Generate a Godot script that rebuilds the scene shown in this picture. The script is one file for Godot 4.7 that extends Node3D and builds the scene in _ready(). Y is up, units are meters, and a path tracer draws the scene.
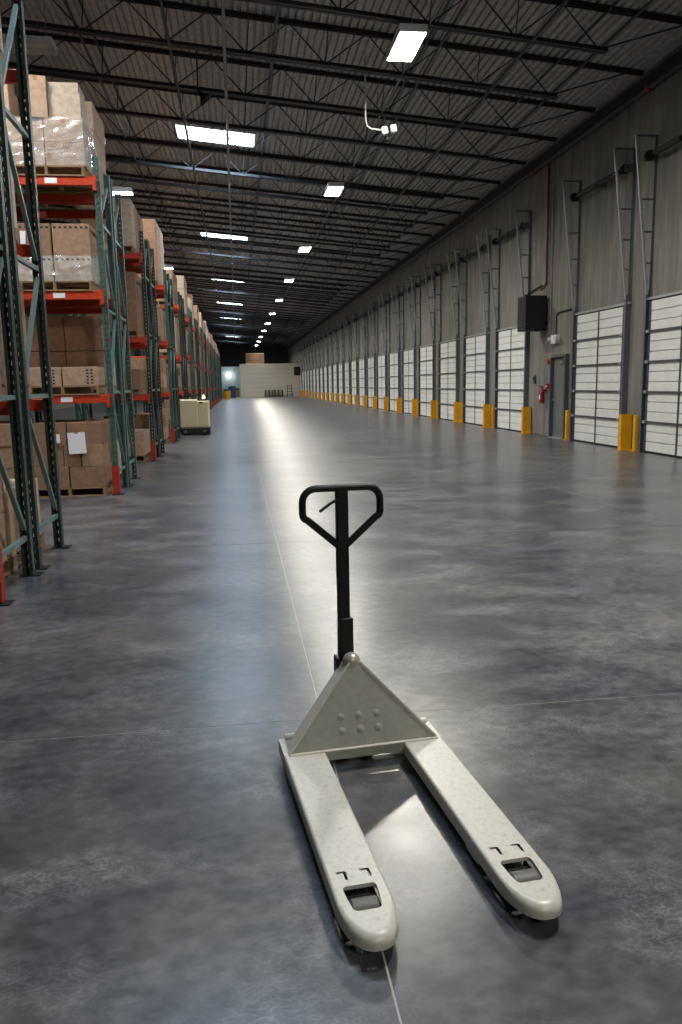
extends Node3D
# Warehouse aisle with a white pallet truck, dock doors on one side and pallet racks on the other. Metres, y up, the aisle runs along -z.

const WX := 8.45            # inner face of the dock wall
const RACK_X := -1.78       # aisle end of the racks
const ROOF_Y := 8.43        # deck underside at x = 0
const ROOF_S := 0.097       # fall of the roof towards the dock wall
const SKY_Z0 := 6.80        # first skylight, then every bay
const BAY := 15.25
const Z_BACK := 11.0
const Z_END := -106.0
const Z_FAR := -130.0

var M := {}
var cache := {}
var used := {}
var rng := RandomNumberGenerator.new()

# ---------------------------------------------------------------- naming
func numbered(called: String) -> String:
	var n: int = used.get(called, 0)
	used[called] = n + 1
	return called if n == 0 else "%s_%03d" % [called, n]

func tag(o: Node, label: String, category: String, group := "", kind := "") -> Node:
	o.set_meta("label", label)
	if category != "":
		o.set_meta("category", category)
	if group != "":
		o.set_meta("group", group)
	if kind != "":
		o.set_meta("kind", kind)
	return o

func thing(called: String, label: String, category: String, at := Vector3.ZERO, turn := 0.0, group := "") -> Node3D:
	var o := Node3D.new()
	o.name = numbered(called)
	add_child(o)
	o.position = at
	o.rotation.y = turn
	tag(o, label, category, group)
	return o

func struct(called: String, label: String, at := Vector3.ZERO) -> Node3D:
	var o := Node3D.new()
	o.name = called
	add_child(o)
	o.position = at
	tag(o, label, "", "", "structure")
	return o

func part(called: String, mesh: Mesh, mat: Material, parent: Node, at := Vector3.ZERO, b := Basis.IDENTITY) -> MeshInstance3D:
	var o := MeshInstance3D.new()
	o.name = called if parent != self else numbered(called)
	o.mesh = mesh
	o.material_override = mat
	o.transform = Transform3D(b, at)
	parent.add_child(o, true)
	return o

func copy(src: Node3D, at: Vector3, turn := 0.0, label := "", group := "") -> Node3D:
	var c: Node3D = src.duplicate()
	var base := String(src.name)
	var cut := base.length() - 4
	if cut > 0 and base[cut] == "_" and base.substr(cut + 1).is_valid_int():
		base = base.substr(0, cut)
	c.name = numbered(base)
	add_child(c)
	c.position = at
	c.rotation.y = turn
	if label != "":
		c.set_meta("label", label)
	if group != "":
		c.set_meta("group", group)
	return c

# ---------------------------------------------------------------- mesh helpers
func ST() -> SurfaceTool:
	var st := SurfaceTool.new()
	st.begin(Mesh.PRIMITIVE_TRIANGLES)
	return st

func tri(st: SurfaceTool, a: Vector3, b: Vector3, c: Vector3, n: Vector3) -> void:
	if (b - a).cross(c - a).dot(n) > 0.0:
		var t := b
		b = c
		c = t
	for v: Vector3 in [a, b, c]:
		st.set_normal(n)
		st.set_uv(Vector2(v.x + v.z, v.y))
		st.add_vertex(v)

func quad(st: SurfaceTool, a: Vector3, b: Vector3, c: Vector3, d: Vector3, hint: Vector3) -> void:
	var n := (b - a).cross(d - a)
	if n.length() < 1e-12:
		n = (c - b).cross(d - b)
	if n.length() < 1e-14:
		return
	n = n.normalized()
	if n.dot(hint) < 0.0:
		n = -n
	tri(st, a, b, c, n)
	tri(st, a, c, d, n)

# quad with its own normal at each corner
func squad(st: SurfaceTool, p: Array, n: Array) -> void:
	for f: Array in [[0, 1, 2], [0, 2, 3]]:
		var a: Vector3 = p[f[0]]
		var b: Vector3 = p[f[1]]
		var c: Vector3 = p[f[2]]
		var nn: Vector3 = n[f[0]] + n[f[1]] + n[f[2]]
		var cr := (b - a).cross(c - a)
		if cr.length() < 1e-12:
			continue
		var order: Array = f if cr.dot(nn) < 0.0 else [f[0], f[2], f[1]]
		for i: int in order:
			st.set_normal(n[i])
			st.set_uv(Vector2(p[i].x + p[i].z, p[i].y))
			st.add_vertex(p[i])

func box(st: SurfaceTool, c: Vector3, s: Vector3, b := Basis.IDENTITY) -> void:
	var h := s * 0.5
	for ax in 3:
		for sg: float in [-1.0, 1.0]:
			var n := Vector3.ZERO
			n[ax] = sg
			var u := Vector3.ZERO
			u[(ax + 1) % 3] = h[(ax + 1) % 3]
			var w := Vector3.ZERO
			w[(ax + 2) % 3] = h[(ax + 2) % 3]
			var o := n * h[ax]
			quad(st, c + b * (o - u - w), c + b * (o + u - w), c + b * (o + u + w), c + b * (o - u + w), b * n)

# box with cut edges
func bev(st: SurfaceTool, c: Vector3, s: Vector3, r: float, b := Basis.IDENTITY) -> void:
	var h := s * 0.5
	for ax in 3:
		var i := (ax + 1) % 3
		var j := (ax + 2) % 3
		for sg: float in [-1.0, 1.0]:
			var n := Vector3.ZERO
			n[ax] = sg
			var q := []
			for k: Array in [[-1, -1], [1, -1], [1, 1], [-1, 1]]:
				var v := Vector3.ZERO
				v[ax] = sg * h[ax]
				v[i] = k[0] * (h[i] - r)
				v[j] = k[1] * (h[j] - r)
				q.append(c + b * v)
			quad(st, q[0], q[1], q[2], q[3], b * n)
		# edges along ax
		for si: float in [-1.0, 1.0]:
			for sj: float in [-1.0, 1.0]:
				var n2 := Vector3.ZERO
				n2[i] = si
				n2[j] = sj
				var e := []
				for k: Array in [[-1, 0], [1, 0], [1, 1], [-1, 1]]:
					var v := Vector3.ZERO
					v[ax] = k[0] * (h[ax] - r)
					v[i] = si * (h[i] if k[1] == 0 else h[i] - r)
					v[j] = sj * (h[j] - r if k[1] == 0 else h[j])
					e.append(c + b * v)
				quad(st, e[0], e[1], e[2], e[3], b * n2)
	for sx: float in [-1.0, 1.0]:
		for sy: float in [-1.0, 1.0]:
			for sz: float in [-1.0, 1.0]:
				var sv := Vector3(sx, sy, sz)
				var a := (h - Vector3(0, r, r)) * sv
				var d := (h - Vector3(r, 0, r)) * sv
				var f := (h - Vector3(r, r, 0)) * sv
				tri(st, c + b * a, c + b * d, c + b * f, (b * sv).normalized())

func frame_of(d: Vector3) -> Basis:
	d = d.normalized()
	var up := Vector3.UP if absf(d.y) < 0.98 else Vector3.RIGHT
	var x := up.cross(d).normalized()
	return Basis(x, d.cross(x).normalized(), d)

# a bar of rectangular section from a to b
func bar(st: SurfaceTool, a: Vector3, b: Vector3, w: float, h: float) -> void:
	var f := frame_of(b - a)
	box(st, (a + b) * 0.5, Vector3(w, h, (b - a).length()), f)

func tube(st: SurfaceTool, pts: Array, r: float, n := 10, caps := true, closed := false) -> void:
	var rings := []
	var norms := []
	var x := Vector3.ZERO
	for i in pts.size():
		var p: Vector3 = pts[i]
		var prev: Vector3 = pts[(i - 1 + pts.size()) % pts.size()] if (closed or i > 0) else p
		var nxt: Vector3 = pts[(i + 1) % pts.size()] if (closed or i < pts.size() - 1) else p
		var d := (nxt - prev).normalized()
		if x == Vector3.ZERO:
			x = frame_of(d).x
		x = (x - d * x.dot(d)).normalized()
		var y := d.cross(x)
		var ring := []
		var nr := []
		for k in n:
			var a := TAU * k / n
			var v := x * cos(a) + y * sin(a)
			nr.append(v)
			ring.append(p + v * r)
		rings.append(ring)
		norms.append(nr)
	var last := pts.size() if closed else pts.size() - 1
	for i in last:
		var j := (i + 1) % pts.size()
		for k in n:
			var l := (k + 1) % n
			squad(st, [rings[i][k], rings[i][l], rings[j][l], rings[j][k]], [norms[i][k], norms[i][l], norms[j][l], norms[j][k]])
	if caps and not closed:
		for e: int in [0, pts.size() - 1]:
			var d2: Vector3 = (pts[0] - pts[1]) if e == 0 else (pts[-1] - pts[-2])
			for k in n:
				tri(st, pts[e], rings[e][k], rings[e][(k + 1) % n], d2.normalized())

# turned shape: profile of (radius, along) about an axis
func lathe(st: SurfaceTool, prof: Array, n: int, at := Vector3.ZERO, b := Basis.IDENTITY) -> void:
	for i in prof.size() - 1:
		var p: Vector2 = prof[i]
		var q: Vector2 = prof[i + 1]
		var t := q - p
		var nn := Vector2(t.y, -t.x).normalized()
		if nn.dot(Vector2(1, 0)) < -0.001:
			pass
		for k in n:
			var a0 := TAU * k / n
			var a1 := TAU * (k + 1) / n
			var c0 := Vector3(cos(a0), 0, sin(a0))
			var c1 := Vector3(cos(a1), 0, sin(a1))
			var up := Vector3.UP
			squad(st, [at + b * (c0 * p.x + up * p.y), at + b * (c1 * p.x + up * p.y), at + b * (c1 * q.x + up * q.y), at + b * (c0 * q.x + up * q.y)],
				[b * (c0 * nn.x + up * nn.y), b * (c1 * nn.x + up * nn.y), b * (c1 * nn.x + up * nn.y), b * (c0 * nn.x + up * nn.y)])

func bez(st: SurfaceTool) -> ArrayMesh:
	return st.commit()

func box_mesh(s: Vector3, r := 0.0) -> ArrayMesh:
	var key := "b%.4f_%.4f_%.4f_%.4f" % [s.x, s.y, s.z, r]
	if not cache.has(key):
		var st := ST()
		if r > 0.0:
			bev(st, Vector3.ZERO, s, r)
		else:
			box(st, Vector3.ZERO, s)
		cache[key] = st.commit()
	return cache[key]

func tube_mesh(pts: Array, r: float, n := 10) -> ArrayMesh:
	var st := ST()
	tube(st, pts, r, n)
	return st.commit()

# ---------------------------------------------------------------- materials
func noise_image(w: int, h: int, freq: float, octaves: int, sd: int, kind := FastNoiseLite.TYPE_SIMPLEX_SMOOTH, ridged := false) -> Image:
	var f := FastNoiseLite.new()
	f.seed = sd
	f.noise_type = kind
	f.frequency = freq
	f.fractal_type = FastNoiseLite.FRACTAL_RIDGED if ridged else FastNoiseLite.FRACTAL_FBM
	f.fractal_octaves = octaves
	return f.get_seamless_image(w, h)

func grey_tex(w: int, h: int, freq: float, octaves: int, sd: int, lo: Color, hi: Color, mid := Color(0, 0, 0, 0)) -> NoiseTexture2D:
	var t := NoiseTexture2D.new()
	t.width = w
	t.height = h
	t.seamless = true
	var f := FastNoiseLite.new()
	f.seed = sd
	f.frequency = freq
	f.fractal_octaves = octaves
	t.noise = f
	var g := Gradient.new()
	g.set_color(0, lo)
	g.set_color(1, hi)
	if mid.a > 0.0:
		g.add_point(0.5, mid)
	t.color_ramp = g
	return t

func mat(c: Color, rough := 0.6, metal := 0.0, tex: Texture2D = null, scale := Vector3.ONE, world := false) -> StandardMaterial3D:
	var m := StandardMaterial3D.new()
	m.albedo_color = c
	m.roughness = rough
	m.metallic = metal
	if tex:
		m.albedo_texture = tex
		m.uv1_triplanar = true
		m.uv1_world_triplanar = world
		m.uv1_scale = scale
	return m

func glow(c: Color, e: float) -> StandardMaterial3D:
	var m := StandardMaterial3D.new()
	m.albedo_color = Color(0.9, 0.9, 0.9)
	m.emission_enabled = true
	m.emission = c
	m.emission_energy_multiplier = e
	return m

# polished concrete: trowel clouds, pale scuffed flecks, fine grit; the same map drives the gloss
func concrete_maps() -> Array:
	var s := 2048
	var cloud := noise_image(s, s, 0.0020, 4, 11)
	var mid := noise_image(s, s, 0.010, 6, 23)
	var fine := noise_image(s, s, 0.038, 6, 31)
	var fleck := noise_image(s, s, 0.10, 5, 47, FastNoiseLite.TYPE_SIMPLEX_SMOOTH, true)
	var patch := noise_image(s, s, 0.0046, 6, 59)
	var col := PackedByteArray()
	var rgh := PackedByteArray()
	col.resize(s * s * 3)
	rgh.resize(s * s)
	var a := cloud.get_data()
	var b := mid.get_data()
	var c := fine.get_data()
	var d := fleck.get_data()
	var e := patch.get_data()
	var fl_of := PackedFloat32Array()
	var pz_of := PackedFloat32Array()
	for i in 256:
		fl_of.append(smoothstep(0.50, 1.0, i / 255.0))
		pz_of.append(smoothstep(0.25, 0.9, i / 255.0))
	for i in s * s:
		var v0 := a[i] / 255.0 - 0.5
		var v1 := b[i] / 255.0 - 0.5
		var v2 := c[i] / 255.0 - 0.5
		var pz := pz_of[e[i]]
		var scuff := fl_of[d[i]] * pz
		# worn matt patches are paler, sealed ones darker and glossier
		var v := 0.350 + v0 * 0.12 + v1 * 0.12 + v2 * 0.20 + pz * 0.06 + scuff * 0.20
		var cool := v0 * 0.035 + v1 * 0.02
		col[i * 3] = clampi(int((v - 0.004 + cool) * 255.0), 0, 255)
		col[i * 3 + 1] = clampi(int((v + cool * 0.4) * 255.0), 0, 255)
		col[i * 3 + 2] = clampi(int((v + 0.014 - cool) * 255.0), 0, 255)
		rgh[i] = clampi(int((0.268 + pz * 0.03 + v1 * 0.06 + v2 * 0.02 + scuff * 0.03) * 255.0), 71, 95)
		d[i] = int(128.0 + (d[i] - 128.0) * (0.25 + 0.75 * pz) * 0.8 + (c[i] - 128.0) * 0.15)
	var bump := Image.create_from_data(s, s, false, Image.FORMAT_L8, d)
	bump.convert(Image.FORMAT_RGBA8)
	bump.bump_map_to_normal_map(2.0)
	return [ImageTexture.create_from_image(Image.create_from_data(s, s, false, Image.FORMAT_RGB8, col)),
		ImageTexture.create_from_image(Image.create_from_data(s, s, false, Image.FORMAT_L8, rgh)), ImageTexture.create_from_image(bump)]

func make_materials() -> void:
	var cm := concrete_maps()
	var fm := mat(Color(0.86, 0.86, 0.87), 1.0, 0.0, cm[0], Vector3(0.12, 0.15, 0.17), true)
	fm.roughness_texture = cm[1]
	fm.roughness_texture_channel = BaseMaterial3D.TEXTURE_CHANNEL_RED
	fm.metallic_specular = 0.65
	fm.normal_enabled = true
	fm.normal_texture = cm[2]
	fm.normal_scale = 0.09
	M.floor = fm
	M.filler = mat(Color(0.72, 0.72, 0.70), 0.7)
	# tilt-up wall concrete with vertical pour streaks
	M.wall = mat(Color(0.60, 0.585, 0.555), 0.85, 0.0, grey_tex(512, 512, 0.012, 5, 5, Color(0.80, 0.80, 0.80), Color(1.0, 1.0, 1.0)), Vector3(0.35, 0.05, 0.35), true)
	M.wall.detail_enabled = true
	M.wall.detail_blend_mode = BaseMaterial3D.BLEND_MODE_MUL
	M.wall.detail_albedo = grey_tex(256, 256, 0.05, 4, 8, Color(0.80, 0.80, 0.80), Color(1, 1, 1))
	M.deck = mat(Color(0.74, 0.72, 0.70), 0.5, 0.15, grey_tex(256, 256, 0.03, 4, 15, Color(0.8, 0.8, 0.8), Color(1, 1, 1)), Vector3.ONE * 0.6)
	M.joist = mat(Color(0.17, 0.17, 0.175), 0.5, 0.0)
	M.roof = mat(Color(0.3, 0.3, 0.3), 0.9)
	M.conduit = mat(Color(0.55, 0.55, 0.54), 0.45, 0.3)
	M.pipe_dark = mat(Color(0.12, 0.115, 0.11), 0.55)
	M.pipe_red = mat(Color(0.42, 0.10, 0.08), 0.5)
	M.lamp_body = mat(Color(0.85, 0.85, 0.83), 0.5)
	M.lamp = glow(Color(1.0, 0.985, 0.93), 7.0)
	M.sky = glow(Color(0.90, 0.96, 1.0), 3.0)
	M.curb = mat(Color(0.75, 0.76, 0.77), 0.6)
	M.door = mat(Color(0.92, 0.92, 0.91), 0.45, 0.0, grey_tex(256, 256, 0.01, 3, 61, Color(0.96, 0.96, 0.955), Color(1, 1, 1)), Vector3(1, 1, 1), true)
	M.track = mat(Color(0.40, 0.425, 0.45), 0.45, 0.4)
	M.track_light = mat(Color(0.66, 0.68, 0.69), 0.4, 0.5)
	M.strut = mat(Color(0.30, 0.32, 0.34), 0.5, 0.3)
	M.yellow = mat(Color(0.93, 0.68, 0.06), 0.5, 0.0, grey_tex(256, 256, 0.015, 3, 71, Color(0.93, 0.92, 0.9), Color(1, 1, 1)), Vector3.ONE * 1.0, true)
	M.black = mat(Color(0.022, 0.022, 0.024), 0.7)
	M.rubber = mat(Color(0.07, 0.07, 0.07), 0.75)
	M.mandoor = mat(Color(0.40, 0.405, 0.40), 0.5)
	M.white = mat(Color(0.88, 0.88, 0.86), 0.5)
	M.red = mat(Color(0.60, 0.06, 0.06), 0.4)
	M.green = mat(Color(0.14, 0.23, 0.22), 0.42, 0.0, grey_tex(256, 256, 0.04, 5, 81, Color(0.72, 0.74, 0.74), Color(1, 1, 1)), Vector3.ONE * 1.5, true)
	M.teal = mat(Color(0.26, 0.40, 0.375), 0.42, 0.0, grey_tex(256, 256, 0.04, 5, 83, Color(0.75, 0.78, 0.78), Color(1, 1, 1)), Vector3.ONE * 1.5, true)
	M.brace = mat(Color(0.37, 0.47, 0.46), 0.4)
	M.orange = mat(Color(0.85, 0.27, 0.13), 0.45, 0.0, grey_tex(256, 256, 0.03, 5, 91, Color(0.8, 0.78, 0.78), Color(1, 1, 1)), Vector3.ONE * 1.5, true)
	M.rust = mat(Color(0.62, 0.16, 0.10), 0.5)
	var kraft := grey_tex(256, 256, 0.025, 5, 101, Color(0.84, 0.83, 0.82), Color(1, 1, 1))
	M.carton = [mat(Color(0.68, 0.545, 0.44), 0.8, 0.0, kraft, Vector3.ONE * 1.4, true), mat(Color(0.60, 0.47, 0.375), 0.8, 0.0, kraft, Vector3.ONE * 1.4, true), mat(Color(0.74, 0.625, 0.525), 0.8, 0.0, kraft, Vector3.ONE * 1.4, true)]
	M.carton_pale = mat(Color(0.79, 0.72, 0.64), 0.75, 0.0, kraft, Vector3.ONE * 1.4, true)
	M.tape = mat(Color(0.62, 0.47, 0.32), 0.3)
	M.paper = mat(Color(0.93, 0.93, 0.94), 0.7)
	M.ink = mat(Color(0.10, 0.09, 0.09), 0.7)
	M.wood = mat(Color(0.66, 0.53, 0.39), 0.8, 0.0, grey_tex(256, 256, 0.02, 5, 111, Color(0.7, 0.68, 0.66), Color(1, 1, 1)), Vector3(0.6, 6.0, 6.0), false)
	var film := StandardMaterial3D.new()
	film.albedo_color = Color(0.92, 0.94, 0.96, 0.18)
	film.transparency = BaseMaterial3D.TRANSPARENCY_ALPHA
	film.roughness = 0.18
	film.metallic_specular = 0.8
	film.cull_mode = BaseMaterial3D.CULL_DISABLED
	M.film = film
	# pallet truck
	M.truck = mat(Color(0.82, 0.815, 0.79), 0.36, 0.0, grey_tex(512, 512, 0.03, 6, 121, Color(0.82, 0.81, 0.80), Color(1, 1, 1)), Vector3.ONE * 2.2)
	var worn: Gradient = M.truck.albedo_texture.color_ramp
	worn.add_point(0.22, Color(0.93, 0.925, 0.92))
	worn.add_point(0.40, Color(0.97, 0.968, 0.965))
	M.truck.metallic_specular = 0.6
	M.truck_plate = mat(Color(0.68, 0.685, 0.655), 0.38, 0.0, grey_tex(512, 512, 0.02, 6, 125, Color(0.88, 0.88, 0.87), Color(1, 1, 1)), Vector3.ONE * 2.2)
	M.scuff = mat(Color(0.42, 0.40, 0.38), 0.6)
	M.handle = mat(Color(0.030, 0.031, 0.036), 0.45)
	M.steel = mat(Color(0.66, 0.65, 0.63), 0.3, 0.85)
	M.boss = mat(Color(0.70, 0.69, 0.67), 0.35, 0.35)
	M.iron = mat(Color(0.13, 0.13, 0.13), 0.5, 0.4)
	M.roller = mat(Color(0.36, 0.36, 0.35), 0.5)
	M.beige = mat(Color(0.80, 0.745, 0.60), 0.5)
	M.beige_wall = mat(Color(0.86, 0.82, 0.75), 0.75)
	M.dark_wall = mat(Color(0.30, 0.30, 0.30), 0.85)
	M.blue_wall = mat(Color(0.66, 0.75, 0.80), 0.8)
	M.old_wood = mat(Color(0.40, 0.31, 0.24), 0.85)
	M.dark_wood = mat(Color(0.22, 0.19, 0.17), 0.85)
	M.blue = mat(Color(0.14, 0.27, 0.50), 0.5)

# ---------------------------------------------------------------- lamps and skylights
func area_light(parent: Node, at: Vector3, size: Vector2, energy: float, c: Color) -> void:
	var l := AreaLight3D.new()
	l.name = "light"
	l.area_size = size
	l.area_normalize_energy = true
	l.light_energy = energy
	l.light_color = c
	l.area_range = 60.0
	l.shadow_enabled = true
	parent.add_child(l, true)
	l.position = at
	l.rotation.x = -PI / 2.0

func high_bay(at: Vector3, along_x: bool, energy: float, label: String, group: String) -> void:
	var t := thing("high_bay_lamp", label, "lamp", at, 0.0, group)
	var sx := 1.18 if along_x else 0.44
	var sz := 0.44 if along_x else 1.18
	var key := "bay%s" % along_x
	if not cache.has(key):
		var st := ST()
		# reflector housing: a shallow tray, open below
		for s: float in [-1.0, 1.0]:
			box(st, Vector3(s * (sx / 2 + 0.006), 0.045, 0), Vector3(0.012, 0.11, sz + 0.024))
			box(st, Vector3(0, 0.045, s * (sz / 2 + 0.006)), Vector3(sx, 0.11, 0.012))
		box(st, Vector3(0, 0.106, 0), Vector3(sx + 0.024, 0.012, sz + 0.024))
		bev(st, Vector3(0, 0.14, 0), Vector3(sx * 0.5, 0.06, sz * 0.5), 0.01)
		cache[key] = st.commit()
	part("housing", cache[key], M.lamp_body, t)
	part("diffuser", box_mesh(Vector3(sx - 0.01, 0.012, sz - 0.01)), M.lamp if energy > 0.0 else M.lamp_body, t, Vector3(0, 0.09, 0))
	var ry := ROOF_Y - ROOF_S * at.x - at.y - 0.1
	for s: float in [-1.0, 1.0]:
		var o := Vector3(s * sx * 0.4 if along_x else 0.0, 0, 0.0 if along_x else s * sz * 0.4)
		part("hanger_wire", box_mesh(Vector3(0.01, ry - 0.11, 0.01)), M.conduit, t, o + Vector3(0, 0.11 + (ry - 0.11) / 2, 0))
	if energy > 0.0:
		area_light(t, Vector3(0, 0.08, 0), Vector2(sx - 0.02, sz - 0.02), energy, Color(1.0, 0.98, 0.935))

# ---------------------------------------------------------------- setting
func build_floor() -> void:
	var f := struct("floor", "polished grey concrete floor with pale saw-cut joints")
	part("joint_filler", box_mesh(Vector3(WX + 14.0, 0.1, Z_BACK - Z_FAR)), M.filler, f, Vector3((WX - 14.0) / 2, -0.0516, (Z_BACK + Z_FAR) / 2))
	var xs := [-14.0, -8.0, -3.83, 0.335, 4.5, WX]
	var zs := [Z_BACK, 4.93, 0.75]
	var z := -3.42
	while z > Z_FAR + 4.0:
		zs.append(z)
		z -= 4.17
	zs.append(Z_FAR)
	var g := 0.0031
	for i in xs.size() - 1:
		for j in zs.size() - 1:
			var cuts := [xs[i], xs[i + 1]]
			if i == 3 and (j == 2 or j == 3):
				cuts = [xs[i], 1.64, xs[i + 1]]
			for k in cuts.size() - 1:
				var w: float = cuts[k + 1] - cuts[k] - (2.0 * g if cuts.size() == 2 else 1.0 * g + 0.0006)
				var d: float = zs[j] - zs[j + 1] - 2.0 * g
				part("slab", box_mesh(Vector3(w, 0.06, d)), M.floor, f, Vector3((cuts[k] + cuts[k + 1]) / 2.0 + (0.0 if cuts.size() == 2 else (g - 0.0006) * (0.5 - k)), -0.03, (zs[j] + zs[j + 1]) / 2.0))

func build_walls() -> void:
	var w := struct("wall_right", "tilt-up concrete dock wall in tall panels")
	var joints := [Z_BACK, -5.1, -12.4, -21.05, -29.1]
	var z := -36.4
	while z > Z_FAR + 5.0:
		joints.append(z)
		z -= 7.3
	joints.append(Z_FAR)
	for i in joints.size() - 1:
		var d: float = joints[i] - joints[i + 1]
		part("wall_panel", box_mesh(Vector3(0.22, 7.75, d - 0.018), 0.012), M.wall, w, Vector3(WX + 0.11, 3.875, (joints[i] + joints[i + 1]) / 2.0))
	part("backing", box_mesh(Vector3(0.1, 7.9, Z_BACK - Z_FAR + 0.4)), M.roof, w, Vector3(WX + 0.26, 3.95, (Z_BACK + Z_FAR) / 2))
	# steel ledger and dark pipe run along the top of the wall
	part("ledger", box_mesh(Vector3(0.14, 0.2, Z_BACK - Z_FAR)), M.joist, w, Vector3(WX - 0.07, 7.36, (Z_BACK + Z_FAR) / 2))
	var wl := struct("wall_left", "plain far wall behind the racks")
	part("panel", box_mesh(Vector3(0.25, 10.2, Z_BACK - Z_FAR + 0.5)), M.wall, wl, Vector3(-14.13, 5.1, (Z_BACK + Z_FAR) / 2))
	var wb := struct("wall_back", "plain concrete end wall")
	part("panel", box_mesh(Vector3(WX + 14.6, 10.2, 0.25)), M.wall, wb, Vector3((WX - 14.0) / 2, 5.1, Z_BACK + 0.13))
	var wf := struct("wall_far", "dark wall at the far end of the building")
	part("panel", box_mesh(Vector3(WX + 14.6, 10.2, 0.25)), M.dark_wall, wf, Vector3((WX - 14.0) / 2, 5.1, Z_FAR - 0.13))

func build_ceiling() -> void:
	var c := struct("ceiling", "corrugated steel roof deck on dark open-web joists", Vector3(0, ROOF_Y, 0))
	c.rotation.z = -atan(ROOF_S)
	# sheets of deck, three of them cut round each skylight
	var sw := 2.2 / 3.0
	var mesh_of := func(l: float) -> ArrayMesh:
		var key := "deck%.2f" % l
		if not cache.has(key):
			var st := ST()
			var n := 5
			var p := sw / n
			for k in n:
				var x0 := -sw / 2 + p * k
				var pts := [Vector2(x0, 0), Vector2(x0 + p * 0.55, 0), Vector2(x0 + p * 0.68, 0.05), Vector2(x0 + p * 0.87, 0.05), Vector2(x0 + p, 0)]
				for q in 4:
					var a: Vector2 = pts[q]
					var b: Vector2 = pts[q + 1]
					quad(st, Vector3(a.x, a.y, -l / 2), Vector3(b.x, b.y, -l / 2), Vector3(b.x, b.y, l / 2), Vector3(a.x, a.y, l / 2), Vector3.DOWN)
			cache[key] = st.commit()
		return cache[key]
	var zedges := []
	var z := SKY_Z0 + BAY / 2
	zedges.append(z)
	while z > Z_FAR:
		z -= BAY
		zedges.append(z)
	var last_z: float = zedges[-1]
	for i in range(-17, 14):
		var xc := -1.4 + sw * (i + 0.5)
		for j in zedges.size() - 1:
			var a: float = zedges[j]
			var b: float = zedges[j + 1]
			if i >= 0 and i < 3:
				var m := (a + b) / 2
				var l := BAY / 2 - 0.61
				part("deck_sheet", mesh_of.call(l), M.deck, c, Vector3(xc, 0, a - l / 2))
				part("deck_sheet", mesh_of.call(l), M.deck, c, Vector3(xc, 0, b + l / 2))
			else:
				part("deck_sheet", mesh_of.call(BAY), M.deck, c, Vector3(xc, 0, (a + b) / 2))
	part("roof_slab", box_mesh(Vector3(24.0, 0.2, zedges[0] - last_z)), M.roof, c, Vector3(-3.0, 0.5, (zedges[0] + last_z) / 2))
	# joists
	var x0 := -13.8
	var x1 := 8.4
	var bx1 := 6.65
	var dep := 0.72
	var st := ST()
	for s: float in [-1.0, 1.0]:
		box(st, Vector3((x0 + x1) / 2, -0.035, s * 0.032), Vector3(x1 - x0, 0.08, 0.012))
		box(st, Vector3((x0 + x1) / 2, -0.006, s * 0.045), Vector3(x1 - x0, 0.012, 0.06))
	var top: ArrayMesh = st.commit()
	st = ST()
	for s: float in [-1.0, 1.0]:
		box(st, Vector3((x0 + bx1) / 2, -dep + 0.04, s * 0.032), Vector3(bx1 - x0, 0.08, 0.012))
		box(st, Vector3((x0 + bx1) / 2, -dep + 0.006, s * 0.045), Vector3(bx1 - x0, 0.012, 0.06))
	var bot: ArrayMesh = st.commit()
	st = ST()
	var px := 1.5
	var k := 0
	var x := bx1 - 0.15
	tube(st, [Vector3(x1 - 0.3, -0.05, 0), Vector3(x, -dep + 0.04, 0)], 0.016, 6)
	while x - px > x0:
		tube(st, [Vector3(x, -dep + 0.04, 0), Vector3(x - px / 2, -0.04, 0), Vector3(x - px, -dep + 0.04, 0)], 0.015, 6)
		tube(st, [Vector3(x - px, -dep + 0.04, 0), Vector3(x - px, -0.04, 0)], 0.011, 5)
		x -= px
		k += 1
	var web: ArrayMesh = st.commit()
	z = SKY_Z0 + BAY / 14.0 + BAY / 7.0 * 2.0
	while z > Z_FAR + 0.5:
		var j := Node3D.new()
		j.name = "joist"
		c.add_child(j, true)
		j.position = Vector3(0, 0, z)
		part("top_chord", top, M.joist, j)
		part("bottom_chord", bot, M.joist, j)
		part("web_bar", web, M.joist, j)
		z -= BAY / 7.0
	var zl := Z_BACK - Z_FAR
	var zc := (Z_BACK + Z_FAR) / 2
	for bx: float in [-6.2, -2.6, 1.0, 3.9, 6.55]:
		part("bridging_angle", box_mesh(Vector3(0.035, 0.035, zl)), M.joist, c, Vector3(bx, -dep + 0.085, zc))
		part("bridging_angle", box_mesh(Vector3(0.035, 0.035, zl)), M.joist, c, Vector3(bx, -0.09, zc))
	for s in range(1, 9):
		build_skylight(s)

func build_skylight(i: int) -> void:
	var z := SKY_Z0 - BAY * i
	var s := struct("window_%d" % i, "rectangular white rooflight between the joists", Vector3(0, ROOF_Y, 0))
	s.rotation.z = -atan(ROOF_S)
	var b := Vector3(-0.3, 0, z)
	if not cache.has("curb"):
		var st := ST()
		for q: float in [-1.0, 1.0]:
			box(st, Vector3(q * 1.09, 0.14, 0), Vector3(0.03, 0.3, 1.25))
			box(st, Vector3(0, 0.14, q * 0.61), Vector3(2.2, 0.3, 0.03))
		cache["curb"] = st.commit()
	part("window_frame", cache["curb"], M.curb, s, b)
	part("pane", box_mesh(Vector3(2.12, 0.02, 1.17)), M.sky, s, b + Vector3(0, 0.14, 0))
	area_light(s, b + Vector3(0, 0.12, 0), Vector2(2.08, 1.12), 19.0, Color(0.80, 0.90, 1.0))

# ---------------------------------------------------------------- dock doors
const DW := 2.44
const DH := 3.05

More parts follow.
